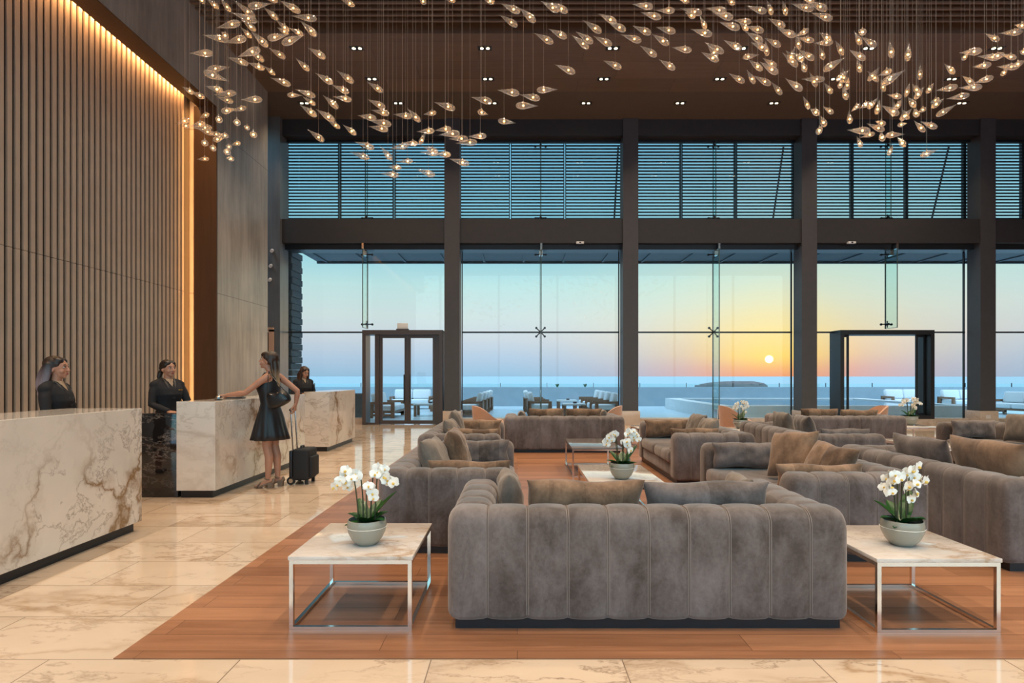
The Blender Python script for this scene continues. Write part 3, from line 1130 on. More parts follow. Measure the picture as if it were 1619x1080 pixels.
# sofa in front: two long back cushions, one at each arm
put('S1', -.31, .40, 0, 'long bronze brown cushion with gathered seam along the front sofa back', w=.72, h=.35, th=.18, seed=3)
put('S1', .435, .40, 0, 'long taupe brown cushion beside the bronze one on the front sofa', w=.77, h=.335, th=.18, seed=4, mat='velvet')
put('S1', -.78, .74, 0, 'taupe cushion leaning inside the front sofa arm by the orchid side table', dr=-E90 + .1, tilt=-.15, w=.36, h=.34, th=.15, seed=5, mat='velvet_taupe')
put('S1', .78, .76, 0, 'taupe cushion inside the far arm of the front sofa, mostly hidden', dr=E90, tilt=-.2, w=.36, h=.31, th=.15, seed=6, mat='velvet_taupe')
# A: near arm is at local +u (towards the camera)
put('A', .76, .70, 0, 'flat orange brown cushion lying along the near arm behind the orchid side table', dr=E90, tilt=-.12, w=.70, h=.275, th=.14, seed=7)
put('A', .40, .36, 0, 'grey brown cushion with pointed corner on the sofa behind the orchid side table', dr=-.15, tilt=-.34, w=.46, h=.43, th=.19, seed=8, mat='velvet_taupe')
put('A', .05, .36, 0, 'sandy cushion standing behind the grey brown one with pointed corner', dr=.0, tilt=-.28, w=.46, h=.47, th=.19, seed=9)
put('A', -.78, .68, 0, 'large taupe cushion against the far arm behind the orchid side table', dr=-E90, tilt=-.1, w=.66, h=.275, th=.16, seed=10, mat='velvet')
# B
put('B', .76, .68, 0, 'flat brown cushion on the near arm of the sofa before the double door', dr=E90, tilt=-.1, w=.68, h=.29, th=.14, seed=11)
put('B', .32, .36, 0, 'grey green cushion leaning on the sofa before the double door, nearer the camera', dr=-.1, tilt=-.34, w=.46, h=.39, th=.18, seed=12, mat='velvet_taupe')
put('B', -.14, .36, 0, 'grey green cushion leaning on the sofa before the double door, nearer the windows', dr=.0, tilt=-.25, w=.46, h=.48, th=.18, seed=13, mat='velvet_taupe')
put('B', -.78, .68, 0, 'dark brown cushion against the far arm of the sofa before the double door', dr=-E90, tilt=-.1, w=.68, h=.29, th=.16, seed=14)
# C
put('C', -.31, .40, 0, 'long bronze cushion on the middle window sofa, nearer the peach chair by the door', w=.66, h=.375, th=.18, seed=15)
put('C', .39, .40, 0, 'long bronze cushion on the middle window sofa, nearer the second column', w=.68, h=.375, th=.18, seed=16)
put('C', -.78, .72, 0, 'small taupe cushion in the arm corner of the middle window sofa', dr=-E90, tilt=-.2, w=.38, h=.30, th=.15, seed=17, mat='velvet_taupe')
put('C', .79, .72, 0, 'small taupe cushion in the other arm corner of the middle window sofa, by the column', dr=E90, tilt=-.2, w=.38, h=.33, th=.15, seed=18, mat='velvet_taupe')
# D (near arm at local -u)
put('D', .78, .68, 0, 'brown cushion along the far arm of the side-on sofa by the coffee table', dr=E90, tilt=-.1, w=.70, h=.28, th=.17, seed=19, mat='velvet_brown')
put('D', .10, .42, 0, 'taupe cushion with pointed top on the side-on sofa, farther one', dr=.1, tilt=-.34, w=.48, h=.43, th=.18, seed=20, mat='velvet_taupe')
put('D', -.40, .42, 0, 'taupe cushion with pointed top on the side-on sofa, nearer one', dr=.12, tilt=-.36, w=.46, h=.40, th=.18, seed=21, mat='velvet_taupe')
put('D', -.78, .70, 0, 'flat brown cushion on the near arm of the side-on sofa', dr=-E90, tilt=-.12, w=.66, h=.285, th=.14, seed=22)
# E
put('E', -.78, .68, 0, 'flat brown cushion lying along the near arm by the orchid table', dr=-E90, tilt=-.12, w=.70, h=.28, th=.14, seed=23)
put('E', .05, .50, 0, 'large taupe cushion leaning on the arm-end sofa, tallest of its three', dr=.45, tilt=-.34, roll=.12, w=.48, h=.44, th=.2, seed=24, mat='velvet_brown')
put('E', -.42, .42, 0, 'brown cushion lying tilted beside the tallest one on the arm-end sofa', dr=.25, tilt=-.5, roll=-.08, w=.48, h=.40, th=.18, seed=25)
put('E', .78, .68, 0, 'dark taupe cushion against the far arm of the arm-end sofa', dr=E90, tilt=-.1, w=.68, h=.27, th=.17, seed=26, mat='velvet')
# F
put('F', -.34, .40, 0, 'dark crumpled long cushion on the sofa running out of view', w=.74, h=.41, th=.18, seed=27, mat='velvet')
put('F', .46, .40, 0, 'orange brown long cushion on the sofa running out of view', w=.76, h=.47, th=.2, seed=28, mat='velvet_brown')
# G
put('G', .36, .38, 0, 'grey cushion on the back-to-back far sofa, nearer the camera', dr=-.1, w=.5, h=.44, th=.18, seed=29, mat='velvet')
put('G', -.30, .38, 0, 'taupe cushion on the back-to-back far sofa, second from the camera', dr=.0, w=.5, h=.45, th=.18, seed=30, mat='velvet_taupe')
put('G', .78, .68, 0, 'dark flat cushion along the near arm of the back-to-back far sofa', dr=E90, tilt=-.12, w=.66, h=.29, th=.14, seed=31, mat='velvet')
# H
put('H', -.34, .40, 0, 'long bronze cushion on the sofa below the third column', w=.72, h=.37, th=.18, seed=32)
put('H', .42, .40, 0, 'long bronze cushion on the same sofa, nearer the pool door frame', w=.72, h=.35, th=.18, seed=33)
# I
put('I', .78, .68, 0, 'dark brown cushion against the arm of the cut-off dark sofa', dr=E90, tilt=-.1, w=.70, h=.285, th=.17, seed=35, mat='velvet')
put('I', .12, .46, 0, 'large pinkish taupe cushion on the cut-off dark sofa', dr=.25, tilt=-.35, roll=.15, w=.48, h=.42, th=.19, seed=36, mat='velvet_taupe')


# ------------------------------------------------------------------ tables
def make_table(label, x0, x1, y0, y1, h=.41, name='coffee_table', group=None, cat='table', top='marble_table'):
    w, d = (x1 - x0) / 2, (y1 - y0) / 2
    t = thing(name, label, cat, ((x0 + x1) / 2, (y0 + y1) / 2, 0), 0, group)
    MB().rbox(-w, w, -d, d, h - .022, h, .003, 2).build('table_top', MAT[top], t)
    s = .022
    C = MAT['chrome_warm']
    for z, nm in ((h - .022 - s, 'top_frame'), (0, 'base_frame')):
        m = MB()
        for yy in (-d + .006, d - .006 - s):
            m.box(-w + .006, w - .006, yy, yy + s, z, z + s)
        for xx in (-w + .006, w - .006 - s):
            m.box(xx, xx + s, -d + .006 + s, d - .006 - s, z, z + s)
        m.build(nm, C, t, smooth=0)
    for xx in (-w + .006, w - .006 - s):
        for yy in (-d + .006, d - .006 - s):
            MB().box(xx, xx + s, yy, yy + s, s, h - .022 - s).build('leg', C, t, smooth=0)
    return t


TG = 'marble tables with chrome frames'
make_table('square marble table with orchids at the marble floor side of the front sofa', -1.262, -.575, 3.195, 3.925, name='side_table', group=TG)
make_table('square marble table with orchids between the front sofa and the arm-end sofa', 1.95, 2.632, 3.155, 3.87, name='side_table', group=TG)
make_table('empty long coffee table with a reflection-darkened top in front of the middle window sofa', .755, 1.455, 8.05, 9.25, group=TG, top='marble_dark_reflection')
make_table('long white marble coffee table with the middle orchid pot', .672, 1.376, 5.3, 6.5, group=TG)
make_table('marble side table with orchids at the near end of the sofa below the third column', 4.02, 4.72, 10.6, 11.4, name='side_table', group=TG)
make_table('marble side table with orchids below the pool door frame', 7.52, 8.24, 11.3, 12.1, name='side_table', group=TG)
make_table('empty marble coffee table between the far back-to-back and cut-off sofas', 5.75, 6.45, 8.05, 9.25, group=TG)
make_table('empty narrow side table at the second column, half hidden by the side-on sofa', 2.30, 2.98, 11.15, 11.85, name='side_table', group=TG)


# ------------------------------------------------------------------ orchids
def petal(m, c, ax, up, w, l, bend):
    """one petal from c along ax, facing up"""
    ax, up = Vector(ax).normalized(), Vector(up).normalized()
    sd = ax.cross(up)
    g = []
    for j in range(6):
        t_ = j / 5
        ww = w * (sin(pi * min(1, .12 + t_ * .88)) ** .7)
        p = Vector(c) + ax * (l * t_) + up * (bend * l * t_ * t_)
        g.append([p - sd * ww - up * .12 * ww, p, p + sd * ww - up * .12 * ww])
    m.sheet(g)


def flower_mesh(seed):
    q = random.Random(seed)
    m = MB()
    up = Vector((0, -1, .15))                   # flower faces -y
    for k, (a, w, l) in enumerate(((90, .010, .026), (210, .010, .026), (330, .010, .026), (15, .017, .030), (165, .017, .030))):
        a = R(a + q.uniform(-6, 6))
        petal(m, (0, 0 if k < 3 else -.003, 0), (cos(a), 0, sin(a)), up, w, l, q.uniform(-.1, .25))
    return m


fl_proto, heart_proto = [], None
for s in range(3):
    o = flower_mesh(s).build('flower', MAT['petal'], None, 180)
    fl_proto.append(o)
heart = MB().ell((0, -.008, -.003), (.005, .007, .006), 8, 6).build('flower_heart', MAT['petal_heart'])
USED = set()


def leaf_mesh(ax, l, w, rise, droop):
    m = MB()
    g = []
    for side in (0, 1):
        g = []
        for j in range(9):
            t_ = j / 8
            ww = w * (sin(pi * (.10 + .90 * t_)) ** .75) + .003 * (1 - t_)
            x = l * t_
            z = rise * t_ - droop * t_ * t_
            row = [(x, -ww, z + .10 * ww), (x, -ww * .5, z - .08 * ww), (x, 0, z - .28 * ww), (x, ww * .5, z - .08 * ww), (x, ww, z + .10 * ww)]
            row = [(a, b, c - (.0025 if side else 0)) for a, b, c in row]
            g.append(row if not side else row[::-1])
        m.sheet(g)
    M = Matrix.Rotation(ax, 4, 'Z')
    m.v = [tuple(M @ Vector(p)) for p in m.v]
    return m


def orchid(label, x, y, z, s=1.0, rz=0):
    t = thing('potted_orchid', label, 'plant', (x, y, z), rz, 'white orchids in grey green bowls')
    prof_ = [(.045, 0), (.06, .004), (.088, .035), (.108, .075), (.115, .105), (.114, .128), (.108, .148), (.104, .149), (.108, .128), (.109, .105), (.10, .09), (.0, .09)]
    p = MB().lathe(prof_[:-1] + [(.001, .09)], 36).build('bowl', MAT['ceramic'], t, 50)
    MB().lathe([(.1145, .1035), (.1165, .105), (.1145, .1065)], 36, cap=False).build('rim_line', MAT['petal'], p)
    MB().lathe([(.106, .118), (.08, .127), (.04, .13), (.001, .131)], 20).build('soil', MAT['soil'], t)
    q = random.Random(int(x * 100))
    for k, (a, l, w, rise, droop) in enumerate(((20, .155, .030, .20, .05), (160, .13, .024, .10, .07), (195, .115, .024, .05, .06), (250, .10, .027, .10, .06), (285, .11, .03, .11, .07), (330, .12, .026, .08, .06), (60, .13, .028, .15, .06), (120, .13, .026, .16, .06), (40, .12, .028, .09, .05))):
        lm = leaf_mesh(R(a + q.uniform(-8, 8)), l * 1.12, w * 1.25, rise * 1.15, droop)
        lm.v = [(a_ * 1, b_, c_ + .122) for a_, b_, c_ in lm.v]
        lm.build('leaf', MAT['leaf'], t, 180)
    stems = [(-.050, .0, -.075, .415, -.02), (-.026, .02, -.045, .40, .03), (.005, -.02, .0, .345, -.02), (.018, .02, .035, .43, .02), (.048, 0, .065, .435, .0)]
    n = 0
    for (bx, by, tx, h, ty) in stems:
        P = []
        for j in range(8):
            t_ = j / 7
            P.append((bx + (tx - bx) * t_ * t_, by + (ty - by) * t_, .125 + (h - .125) * t_))
        MB().tube(P, [.0050 - .0016 * j / 7 for j in range(8)], 7).build('stem', MAT['stem_green'], t)
        for k in range(6):
            src = fl_proto[(n + k) % 3]
            if src.name in USED:
                c = src.copy()
                COL.objects.link(c)
            else:
                c = src
                USED.add(src.name)
            c.parent = t
            sx = -1 if tx < 0 else 1
            c.location = (tx + sx * (.012 + .016 * k * (.5 if tx == 0 else 1)) + q.uniform(-.012, .012), ty + q.uniform(-.045, .02), h + .012 - .022 * abs(k - 1) + q.uniform(-.012, .012))
            c.rotation_euler = (q.uniform(-.3, .3), q.uniform(-.4, .4), q.uniform(-.7, .7))
            f = q.uniform(1.1, 1.45)
            c.scale = (f, f, f)
            if 'h' in USED:
                hc = heart.copy()
                COL.objects.link(hc)
            else:
                hc = heart
                USED.add('h')
            hc.parent = c
            n += 1
    t.scale = (s, s, s)
    return t


orchid('white orchids on the square table at the marble floor side of the front sofa', -.889, 3.437, .41)
orchid('white orchids on the square table by the arm-end sofa', 2.262, 3.42, .41, 1.0, .4)
orchid('white orchids on the long white coffee table in the middle', 1.008, 5.62, .41, 1.05, .2)
orchid('white orchids by the peach chair under the third column', 4.22, 11.0, .41, 1.15, .5)
orchid('white orchids on the side table below the pool door frame', 8.0, 11.85, .41, 1.2, .1)


# ------------------------------------------------------------------ peach tub chairs
def tub_chair(label, x, y, rz):
    t = thing('tub_chair', label, 'chair', (x, y, 0), rz, 'peach tub chairs along the windows')
    m = MB()
    n = 26
    outer, inner = [], []
    rows_o, rows_i = [], []
    for j in range(7):
        v = j / 6
        ro, ri = [], []
        for i in range(n + 1):
            a = R(-118 + 236 * i / n)                   # 0 = back (local -y)
            k = min(1, max(0, (cos(a) + .45) / 1.45))
            top = .45 + .31 * (k * k * (3 - 2 * k)) ** .9
            z = .30 + (top - .30) * v
            fl = 1 + .10 * v
            r_o, r_i = .36 * fl, (.36 - .055 * (1 - .3 * v)) * fl
            ro.append((r_o * sin(a), -r_o * cos(a) * .95, z))
            ri.append((r_i * sin(a), -r_i * cos(a) * .95, z))
        rows_o.append(ro)
        rows_i.append(ri)
    m.sheet(rows_o)
    m.sheet([r[::-1] for r in rows_i])
    for i in range(n):
        m.add([rows_o[-1][i], rows_o[-1][i + 1], rows_i[-1][i + 1], rows_i[-1][i]], [(0, 1, 2, 3)])
        m.add([rows_o[0][i], rows_o[0][i + 1], rows_i[0][i + 1], rows_i[0][i]], [(3, 2, 1, 0)])
    for i in (0, n):
        for j in range(6):
            m.add([rows_o[j][i], rows_o[j + 1][i], rows_i[j + 1][i], rows_i[j][i]], [(0, 1, 2, 3)])
    m.build('backrest', MAT['peach'], t, 50)
    MB().loft([[(r * cos(2 * pi * k / 24), r * sin(2 * pi * k / 24) * (.95 if sin(2 * pi * k / 24) < 0 else 1.0), z) for k in range(24)] for r, z in ((.30, .25), (.335, .27), (.335, .30), (.31, .43), (.28, .455), (.10, .465))]).build('seat', MAT['peach'], t, 60)
    for sx in (-1, 1):
        for sy in (-1, 1):
            MB().tube([(sx * .2, sy * .2, .26), (sx * .25, sy * .25, 0)], [.017, .010], 10).build('leg', MAT['steel_dark'], t)
    return t


tc = tub_chair('peach tub chair between the double door column and the middle window sofa', -.62, 12.7, -E90 + .3)
dup(tc, (1.92, 12.75, 0), E90 - .3, 'peach tub chair by the second column behind the middle window sofa')
dup(tc, (4.78, 12.7, 0), -E90, 'peach tub chair behind the orchids under the third column')
dup(tc, (7.72, 12.8, 0), E90 - .2, 'peach tub chair before the pool door frame')


# ================================================================== reception desks
def desk(label, x0, x1, y0, y1, counter=None, h=1.11):
    t = thing('reception_desk', label, 'desk', ((x0 + x1) / 2, (y0 + y1) / 2, 0), 0, 'marble reception desks')
    w, d = (x1 - x0) / 2, (y1 - y0) / 2
    MB().rbox(-w, w, -d, d, .085, h, .004, 2).build('body', MAT['marble_desk'], t, 0)
    MB().box(-w + .03, w - .05, -d + .04, d - .04, 0, .085).build('plinth', MAT['plinth_dark'], t, smooth=0)
    if counter:
        a, b, c, e, z = counter
        MB().rbox(a - (x0 + x1) / 2, b - (x0 + x1) / 2, c - (y0 + y1) / 2, e - (y0 + y1) / 2, 0, z, .003, 2).build('counter', MAT['marble_black'], t)
    return t


desk('long pale marble reception desk cut off at the picture edge', -4.07, -3.42, 1.6, 5.3)
desk('middle marble reception desk where the woman in the black dress stands', -3.915, -3.47, 6.68, 9.5, (-4.78, -3.918, 6.72, 6.9, .967))
desk('small farthest marble reception desk, beside the double door', -3.97, -3.50, 10.82, 12.55)
t = thing('desk_bell', 'small shiny bell on the middle reception desk', 'bell', (wx(346, 7.1), 7.1, 1.11))
MB().lathe([(.045, 0), (.045, .008), (.012, .012), (.012, .02), (.035, .03)], 18).build('base', MAT['steel_dark'], t)
MB().lathe([(.042, .022), (.040, .036), (.028, .052), (.008, .058), (.007, .068), (.001, .069)], 18).build('dome', MAT['steel'], t)
t = thing('tablet', 'black tablet lying flat on the middle reception desk', 'tablet', (wx(372, 7.7), 7.7, 1.11), .3)
MB().rbox(-.12, .12, -.085, .085, 0, .014, .005, 2).build('case', MAT['frame_black'], t)
MB().box(-.105, .105, -.07, .07, .014, .0155).build('screen', MAT['plinth_dark'], t, smooth=0)
t = thing('card_holder', 'black card holder with angled top at the end of the tablet', 'holder', (wx(384, 7.7), 7.62, 1.11), .2)
MB().add([(-.04, -.03, 0), (.04, -.03, 0), (.04, .03, 0), (-.04, .03, 0), (-.04, -.03, .015), (.04, -.03, .015), (.04, .03, .05), (-.04, .03, .05)], [(0, 3, 2, 1), (4, 5, 6, 7), (0, 1, 5, 4), (1, 2, 6, 5), (2, 3, 7, 6), (3, 0, 4, 7)]).build('stand', MAT['frame_black'], t, smooth=0)

# ------------------------------------------------------------------ rolling suitcase
t = thing('suitcase', 'black cabin suitcase with raised handle beside the woman in the black dress', 'suitcase', (-2.83, 7.66, 0))
BL = MAT['plinth_dark']
MB().rbox(-.075, .14, -.17, .17, .055, .46, .035, 4).build('body', plain('nylon', (.013, .013, .015), .75, bump=.3), t)
MB().rbox(-.115, -.072, -.165, .165, .045, .44, .015, 3).build('back_panel', BL, t)
MB().rbox(.13, .175, -.14, .14, .09, .36, .02, 3).build('front_pocket', MAT['nylon'], t)
for s in (-1, 1):
    MB().tube([(-.095, s * .075, .40), (-.125, s * .075, .955)], .0095, 10).build('handle_rod', MAT['steel'], t)
    w = MB().tube([(-.09, s * .135, .052), (-.09, s * .165, .052)], .052, 22).build('wheel', BL, t)
    MB().tube([(-.09, s * .166, .052), (-.09, s * .168, .052)], .028, 18).build('hub', MAT['steel'], w)
    MB().box(.08, .12, s * .12 - .015, s * .12 + .015, 0, .06).build('foot', BL, t, smooth=0)
MB().tube([(-.125, -.085, .96), (-.126, -.04, .972), (-.126, .04, .972), (-.125, .085, .96)], .017, 10, 'round').build('handle_grip', BL, t)
MB().tube([(.0, -.06, .455), (.0, -.05, .485), (.0, .05, .485), (.0, .06, .455)], .010, 8).build('carry_handle', BL, t)
# ================================================================== terrace, pool, sea
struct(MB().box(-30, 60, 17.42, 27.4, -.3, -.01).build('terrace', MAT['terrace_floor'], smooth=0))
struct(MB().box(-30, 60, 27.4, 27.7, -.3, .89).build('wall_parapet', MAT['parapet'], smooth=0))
struct(MB().box(-20000, 20000, 60, 40000, -14.2, -14).build('sea', MAT['sea'], smooth=0))
# canopy over the terrace
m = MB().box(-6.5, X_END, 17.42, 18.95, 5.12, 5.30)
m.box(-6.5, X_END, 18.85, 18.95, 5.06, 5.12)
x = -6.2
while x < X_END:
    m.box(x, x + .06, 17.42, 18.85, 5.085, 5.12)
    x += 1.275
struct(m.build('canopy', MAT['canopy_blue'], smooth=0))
m = MB()
for j in range(26):
    for k in range(2):
        z = j * .2
        m.rbox(-7.2 + k * .22 + (.06 if j % 2 else 0), -7.2 + k * .22 + .20 + (.03 if j % 2 else 0), 17.45, 18.3, z + .006, z + .194, .012, 1)
struct(m.build('wall_stone_pier', MAT['stone_pier'], smooth=0))
struct(MB().rbox(-8.5, -4.9, 18.6, 19.0, 0, .85, .02).build('wall_stone_terrace', MAT['stone_pier'], smooth=0))

# raised pool
struct(MB().box(6.45, 6.95, 18.6, 25.4, -.01, .45).box(14.4, 14.9, 18.6, 25.4, -.01, .45).box(6.95, 14.4, 18.6, 19.0, -.01, .45).box(6.95, 14.4, 24.9, 25.4, -.01, .45).build('pool', MAT['pool_white'], smooth=0))
struct(MB().box(6.95, 14.4, 19.0, 24.9, -.01, .41).build('pool_water', MAT['pool_water'], smooth=0))

# glass railing on the parapet: panes with posts
t = thing('glass_railing', 'clear glass railing along the terrace parapet before the sea', 'railing', (0, 27.55, .89))
x = -14.0
while x < 30:
    MB().box(x + .03, x + 2.17, -.006, .006, .0, .16).build('railing_pane', MAT['glass_rail'], t, smooth=0)
    MB().box(x - .012, x + .012, -.02, .02, 0, .19).build('post', MAT['steel_dark'], t, smooth=0)
    x += 2.2

# flat rock island out at sea
m = MB()
q = random.Random(5)
n = 48
xs0, xs1 = wx(1098, 700), wx(1213, 700)
rings = []
for (z, s, dn) in ((-14.3, 1.0, .0), (-12.5, .985, .02), (-9.5, .94, .05), (-7.0, .88, .07), (-5.6, .80, .06), (-5.0, .6, .05), (-4.8, .25, .03)):
    ring = []
    for k in range(n):
        a = 2 * pi * k / n
        f = s * (1 + dn * q.uniform(-1, 1))
        zz = z + (q.uniform(-.7, .5) if z > -8 else q.uniform(-.4, .4))
        if cos(a) < -.55 and z > -8:
            zz -= 2.0 * (-cos(a) - .55) / .45 * 1.3
        ring.append(((xs0 + xs1) / 2 + (xs1 - xs0) / 2 * f * cos(a), 700 + 24 * f * sin(a), zz))
    rings.append(ring)
m.loft(rings)
tag(m.build('island', MAT['rock'], None, 20), 'low flat-topped rocky island in the sea below the sun', 'island')


# ------------------------------------------------------------------ terrace furniture (seat faces local +y)
def lounge(label, loc, rz, w=.85, cat='chair', name='terrace_armchair', group='terrace armchairs with pale cushions'):
    t = thing(name, label, cat, loc, rz, group)
    T = MAT['teak']
    h = w / 2
    d = .42
    m = MB()
    for s in (-1, 1):
        x0, x1 = sorted((s * h, s * (h - .07)))
        m.box(x0, x1, -d, d, .46, .54).box(x0, x1, -d, -d + .12, 0, .46).box(x0, x1, d - .12, d, 0, .46).box(x0, x1, -d, d, .06, .14)
    m.box(-h, h, -d, -d + .06, .18, .54)
    m.build('frame', T, t, smooth=0)
    MB().box(-h + .07, h - .07, -d + .06, d, .16, .23).build('seat_base', T, t, smooth=0)
    k = 2 if w > 1.3 else 1
    wi = (w - .16) / k
    for i in range(k):
        x0 = -h + .08 + i * wi
        MB().rbox(x0 + .005, x0 + wi - .005, -d + .10, d + .02, .23, .42, .05, 3).build('seat_cushion', MAT['outdoor_cushion'], t)
        mb = MB().rbox(x0 + .005, x0 + wi - .005, -.09, .09, 0, .42, .06, 3)
        M = Matrix.Translation((0, -d + .17, .42)) @ Matrix.Rotation(.22, 4, 'X')
        mb.v = [tuple(M @ Vector(p)) for p in mb.v]
        mb.build('back_cushion', MAT['outdoor_cushion'], t)
    return t


def out_table(label, x, y, w=.78, h=.45):
    t = thing('terrace_table', label, 'table', (x, y, -.01), 0, 'low wooden terrace tables')
    MB().box(-w / 2, w / 2, -w / 2, w / 2, h - .05, h).build('table_top', MAT['pool_white'], t, smooth=0)
    for sx in (-1, 1):
        for sy in (-1, 1):
            a, b = sorted((sx * (w / 2 - .01), sx * (w / 2 - .1)))
            c, e = sorted((sy * (w / 2 - .01), sy * (w / 2 - .1)))
            MB().box(a, b, c, e, 0, h - .05).build('leg', MAT['teak'], t, smooth=0)
    return t


ac = lounge('terrace armchair seen past the first column, nearest the windows', (-1.62, 20.45, -.01), E90)
for x, y, rz, lab in ((-1.55, 21.75, E90, 'terrace armchair past the first column, second from the windows'),
                      (-1.50, 23.05, E90, 'terrace armchair past the first column, third from the windows'),
                      (-1.45, 24.35, E90, 'terrace armchair past the first column, farthest by the parapet'),
                      (3.10, 20.5, E90, 'terrace armchair facing the low tables, first from the second column'),
                      (3.08, 21.8, E90, 'terrace armchair facing the low tables, second from the second column'),
                      (3.06, 23.1, E90, 'terrace armchair facing the low tables, third from the second column'),
                      (3.04, 24.4, E90, 'terrace armchair facing the low tables, fourth by the parapet')):
    dup(ac, (x, y, -.01), rz, lab)
so = lounge('terrace sofa end seen through the double door', (-4.55, 20.4, -.01), -E90, 1.75, 'sofa', 'terrace_sofa', 'terrace sofas with pale cushions')
for x, y, rz, lab in ((-4.6, 25.3, pi, 'terrace sofa by the parapet behind the double door'),
                      (.78, 21.1, -E90, 'terrace sofa beside the middle glass fin, nearer the windows'),
                      (.66, 23.6, -E90, 'terrace sofa beside the middle glass fin, nearer the parapet'),
                      (17.0, 25.4, pi, 'terrace sofa beyond the pool, seen inside the pool door frame'),
                      (18.9, 24.6, pi + .1, 'terrace sofa just before the fourth column'),
                      (18.4, 21.3, E90 + .2, 'terrace sofa past the fourth column, nearest the windows')):
    dup(so, (x, y, -.01), rz, lab)
ot = out_table('low terrace table seen through the double door', -3.25, 20.75)
dup(ot, (-3.1, 23.6, -.01), 0, 'low terrace table farther off through the double door')
dup(ot, (2.0, 20.7, -.01), 0, 'low terrace table between sofas and armchairs, nearer the windows')
dup(ot, (2.0, 23.6, -.01), 0, 'low terrace table between sofas and armchairs, nearer the parapet')
for i, (x, y, lab) in enumerate(((-3.1, 20.75, 'dark ashtray on the terrace table behind the double door'), (2.05, 20.7, 'dark blue ashtray on the nearer middle terrace table'), (2.05, 23.6, 'dark ashtray on the farther middle terrace table'))):
    o = MB().lathe([(.06, 0), (.075, .03), (.06, .055), (.045, .05), (.04, .02), (.001, .02)], 16).build('ashtray', MAT['frame_black'])
    o.location = (x, y, .44)
    tag(o, lab, 'ashtray', 'ashtrays on the terrace tables')
for i, px in enumerate((881, 925)):
    o = thing('parapet_plant', 'tiny dark plant on the parapet, %s' % ('first past the middle glass fin' if i == 0 else 'second, closer to the second column'), 'plant', (wx(px, 27.43), 27.43, .89))
    for k in range(7):
        a = k * 2.4
        MB().tube([(0, 0, 0), (.06 * cos(a), .06 * sin(a), .10 + .02 * (k % 3)), (.09 * cos(a), .09 * sin(a), .13 + .03 * (k % 2))], [.02, .025, .004], 6).build('leaf', MAT['leaf'], o)
# ================================================================== people (local frame: x forward, y left, z up)
def skin_mat():
    m = bpy.data.materials.new('skin')
    t = NT(m)
    n = t.noise(t.coord(), 9, 4)
    b = t.pbr(t.mix(n, (.42, .20, .13), (.52, .27, .18)), .5, 0, None, .4)
    b.inputs['Subsurface Weight'].default_value = .08
    b.inputs['Subsurface Radius'].default_value = (.02, .008, .004)
    MAT['skin'] = m


skin_mat()


def hair_mat(name, top, tip, z0, z1):
    m = bpy.data.materials.new(name)
    t = NT(m)
    co = t.coord()
    z = t.n('ShaderNodeSeparateXYZ', Vector=co).outputs[2]
    f = t.n('ShaderNodeMapRange', Value=z)
    f.inputs[1].default_value, f.inputs[2].default_value = z0, z1
    st = t.noise(t.coord(scale=(150, 150, 6)), 1, 3)
    c = t.mix(f.outputs[0], tip, top)
    c = t.mix(t.math('MULTIPLY_ADD', st, .9, .35, clamp=True), tuple(x * .5 for x in top), c)
    t.pbr(c, .42, 0, t.bump(st, .5, .004), .5)
    MAT[name] = m
    return m


hair_mat('hair_brown_blond', (.035, .016, .009), (.52, .34, .18), 1.30, 1.50)
hair_mat('hair_silver', (.016, .010, .009), (.30, .25, .29), 1.42, 1.64)
hair_mat('hair_dark', (.016, .009, .006), (.022, .012, .008), 1.3, 1.6)
hair_mat('hair_auburn', (.035, .012, .006), (.10, .035, .016), 1.25, 1.55)
plain('black_cloth', (.010, .010, .013), .85, bump=.1)
plain('black_satin', (.009, .009, .012), .45)
plain('black_leather', (.010, .010, .011), .28, bump=.15)
plain('shirt_beige', (.42, .29, .19), .8, var=.3, scale=40)
plain('shoe_taupe', (.20, .14, .10), .6)
plain('lips', (.36, .09, .08), .4)
plain('eye_white', (.55, .50, .48), .25)
plain('iris', (.02, .012, .008), .15)
plain('gold', (.8, .55, .2), .25, 1)


def remesh(o, vox, it=2):
    r = o.modifiers.new('remesh', 'REMESH')
    r.mode, r.voxel_size, r.use_smooth_shade = 'VOXEL', vox, True
    if it:
        s = o.modifiers.new('smooth', 'SMOOTH')
        s.iterations, s.factor = it, .5
    return o


def ering(z, cx, rx, ry, n=24, cy=0, fn=None):
    out = []
    for k in range(n):
        a = 2 * pi * k / n
        f = fn(a) if fn else 1
        out.append((cx + rx * f * cos(a), cy + ry * f * sin(a), z))
    return out


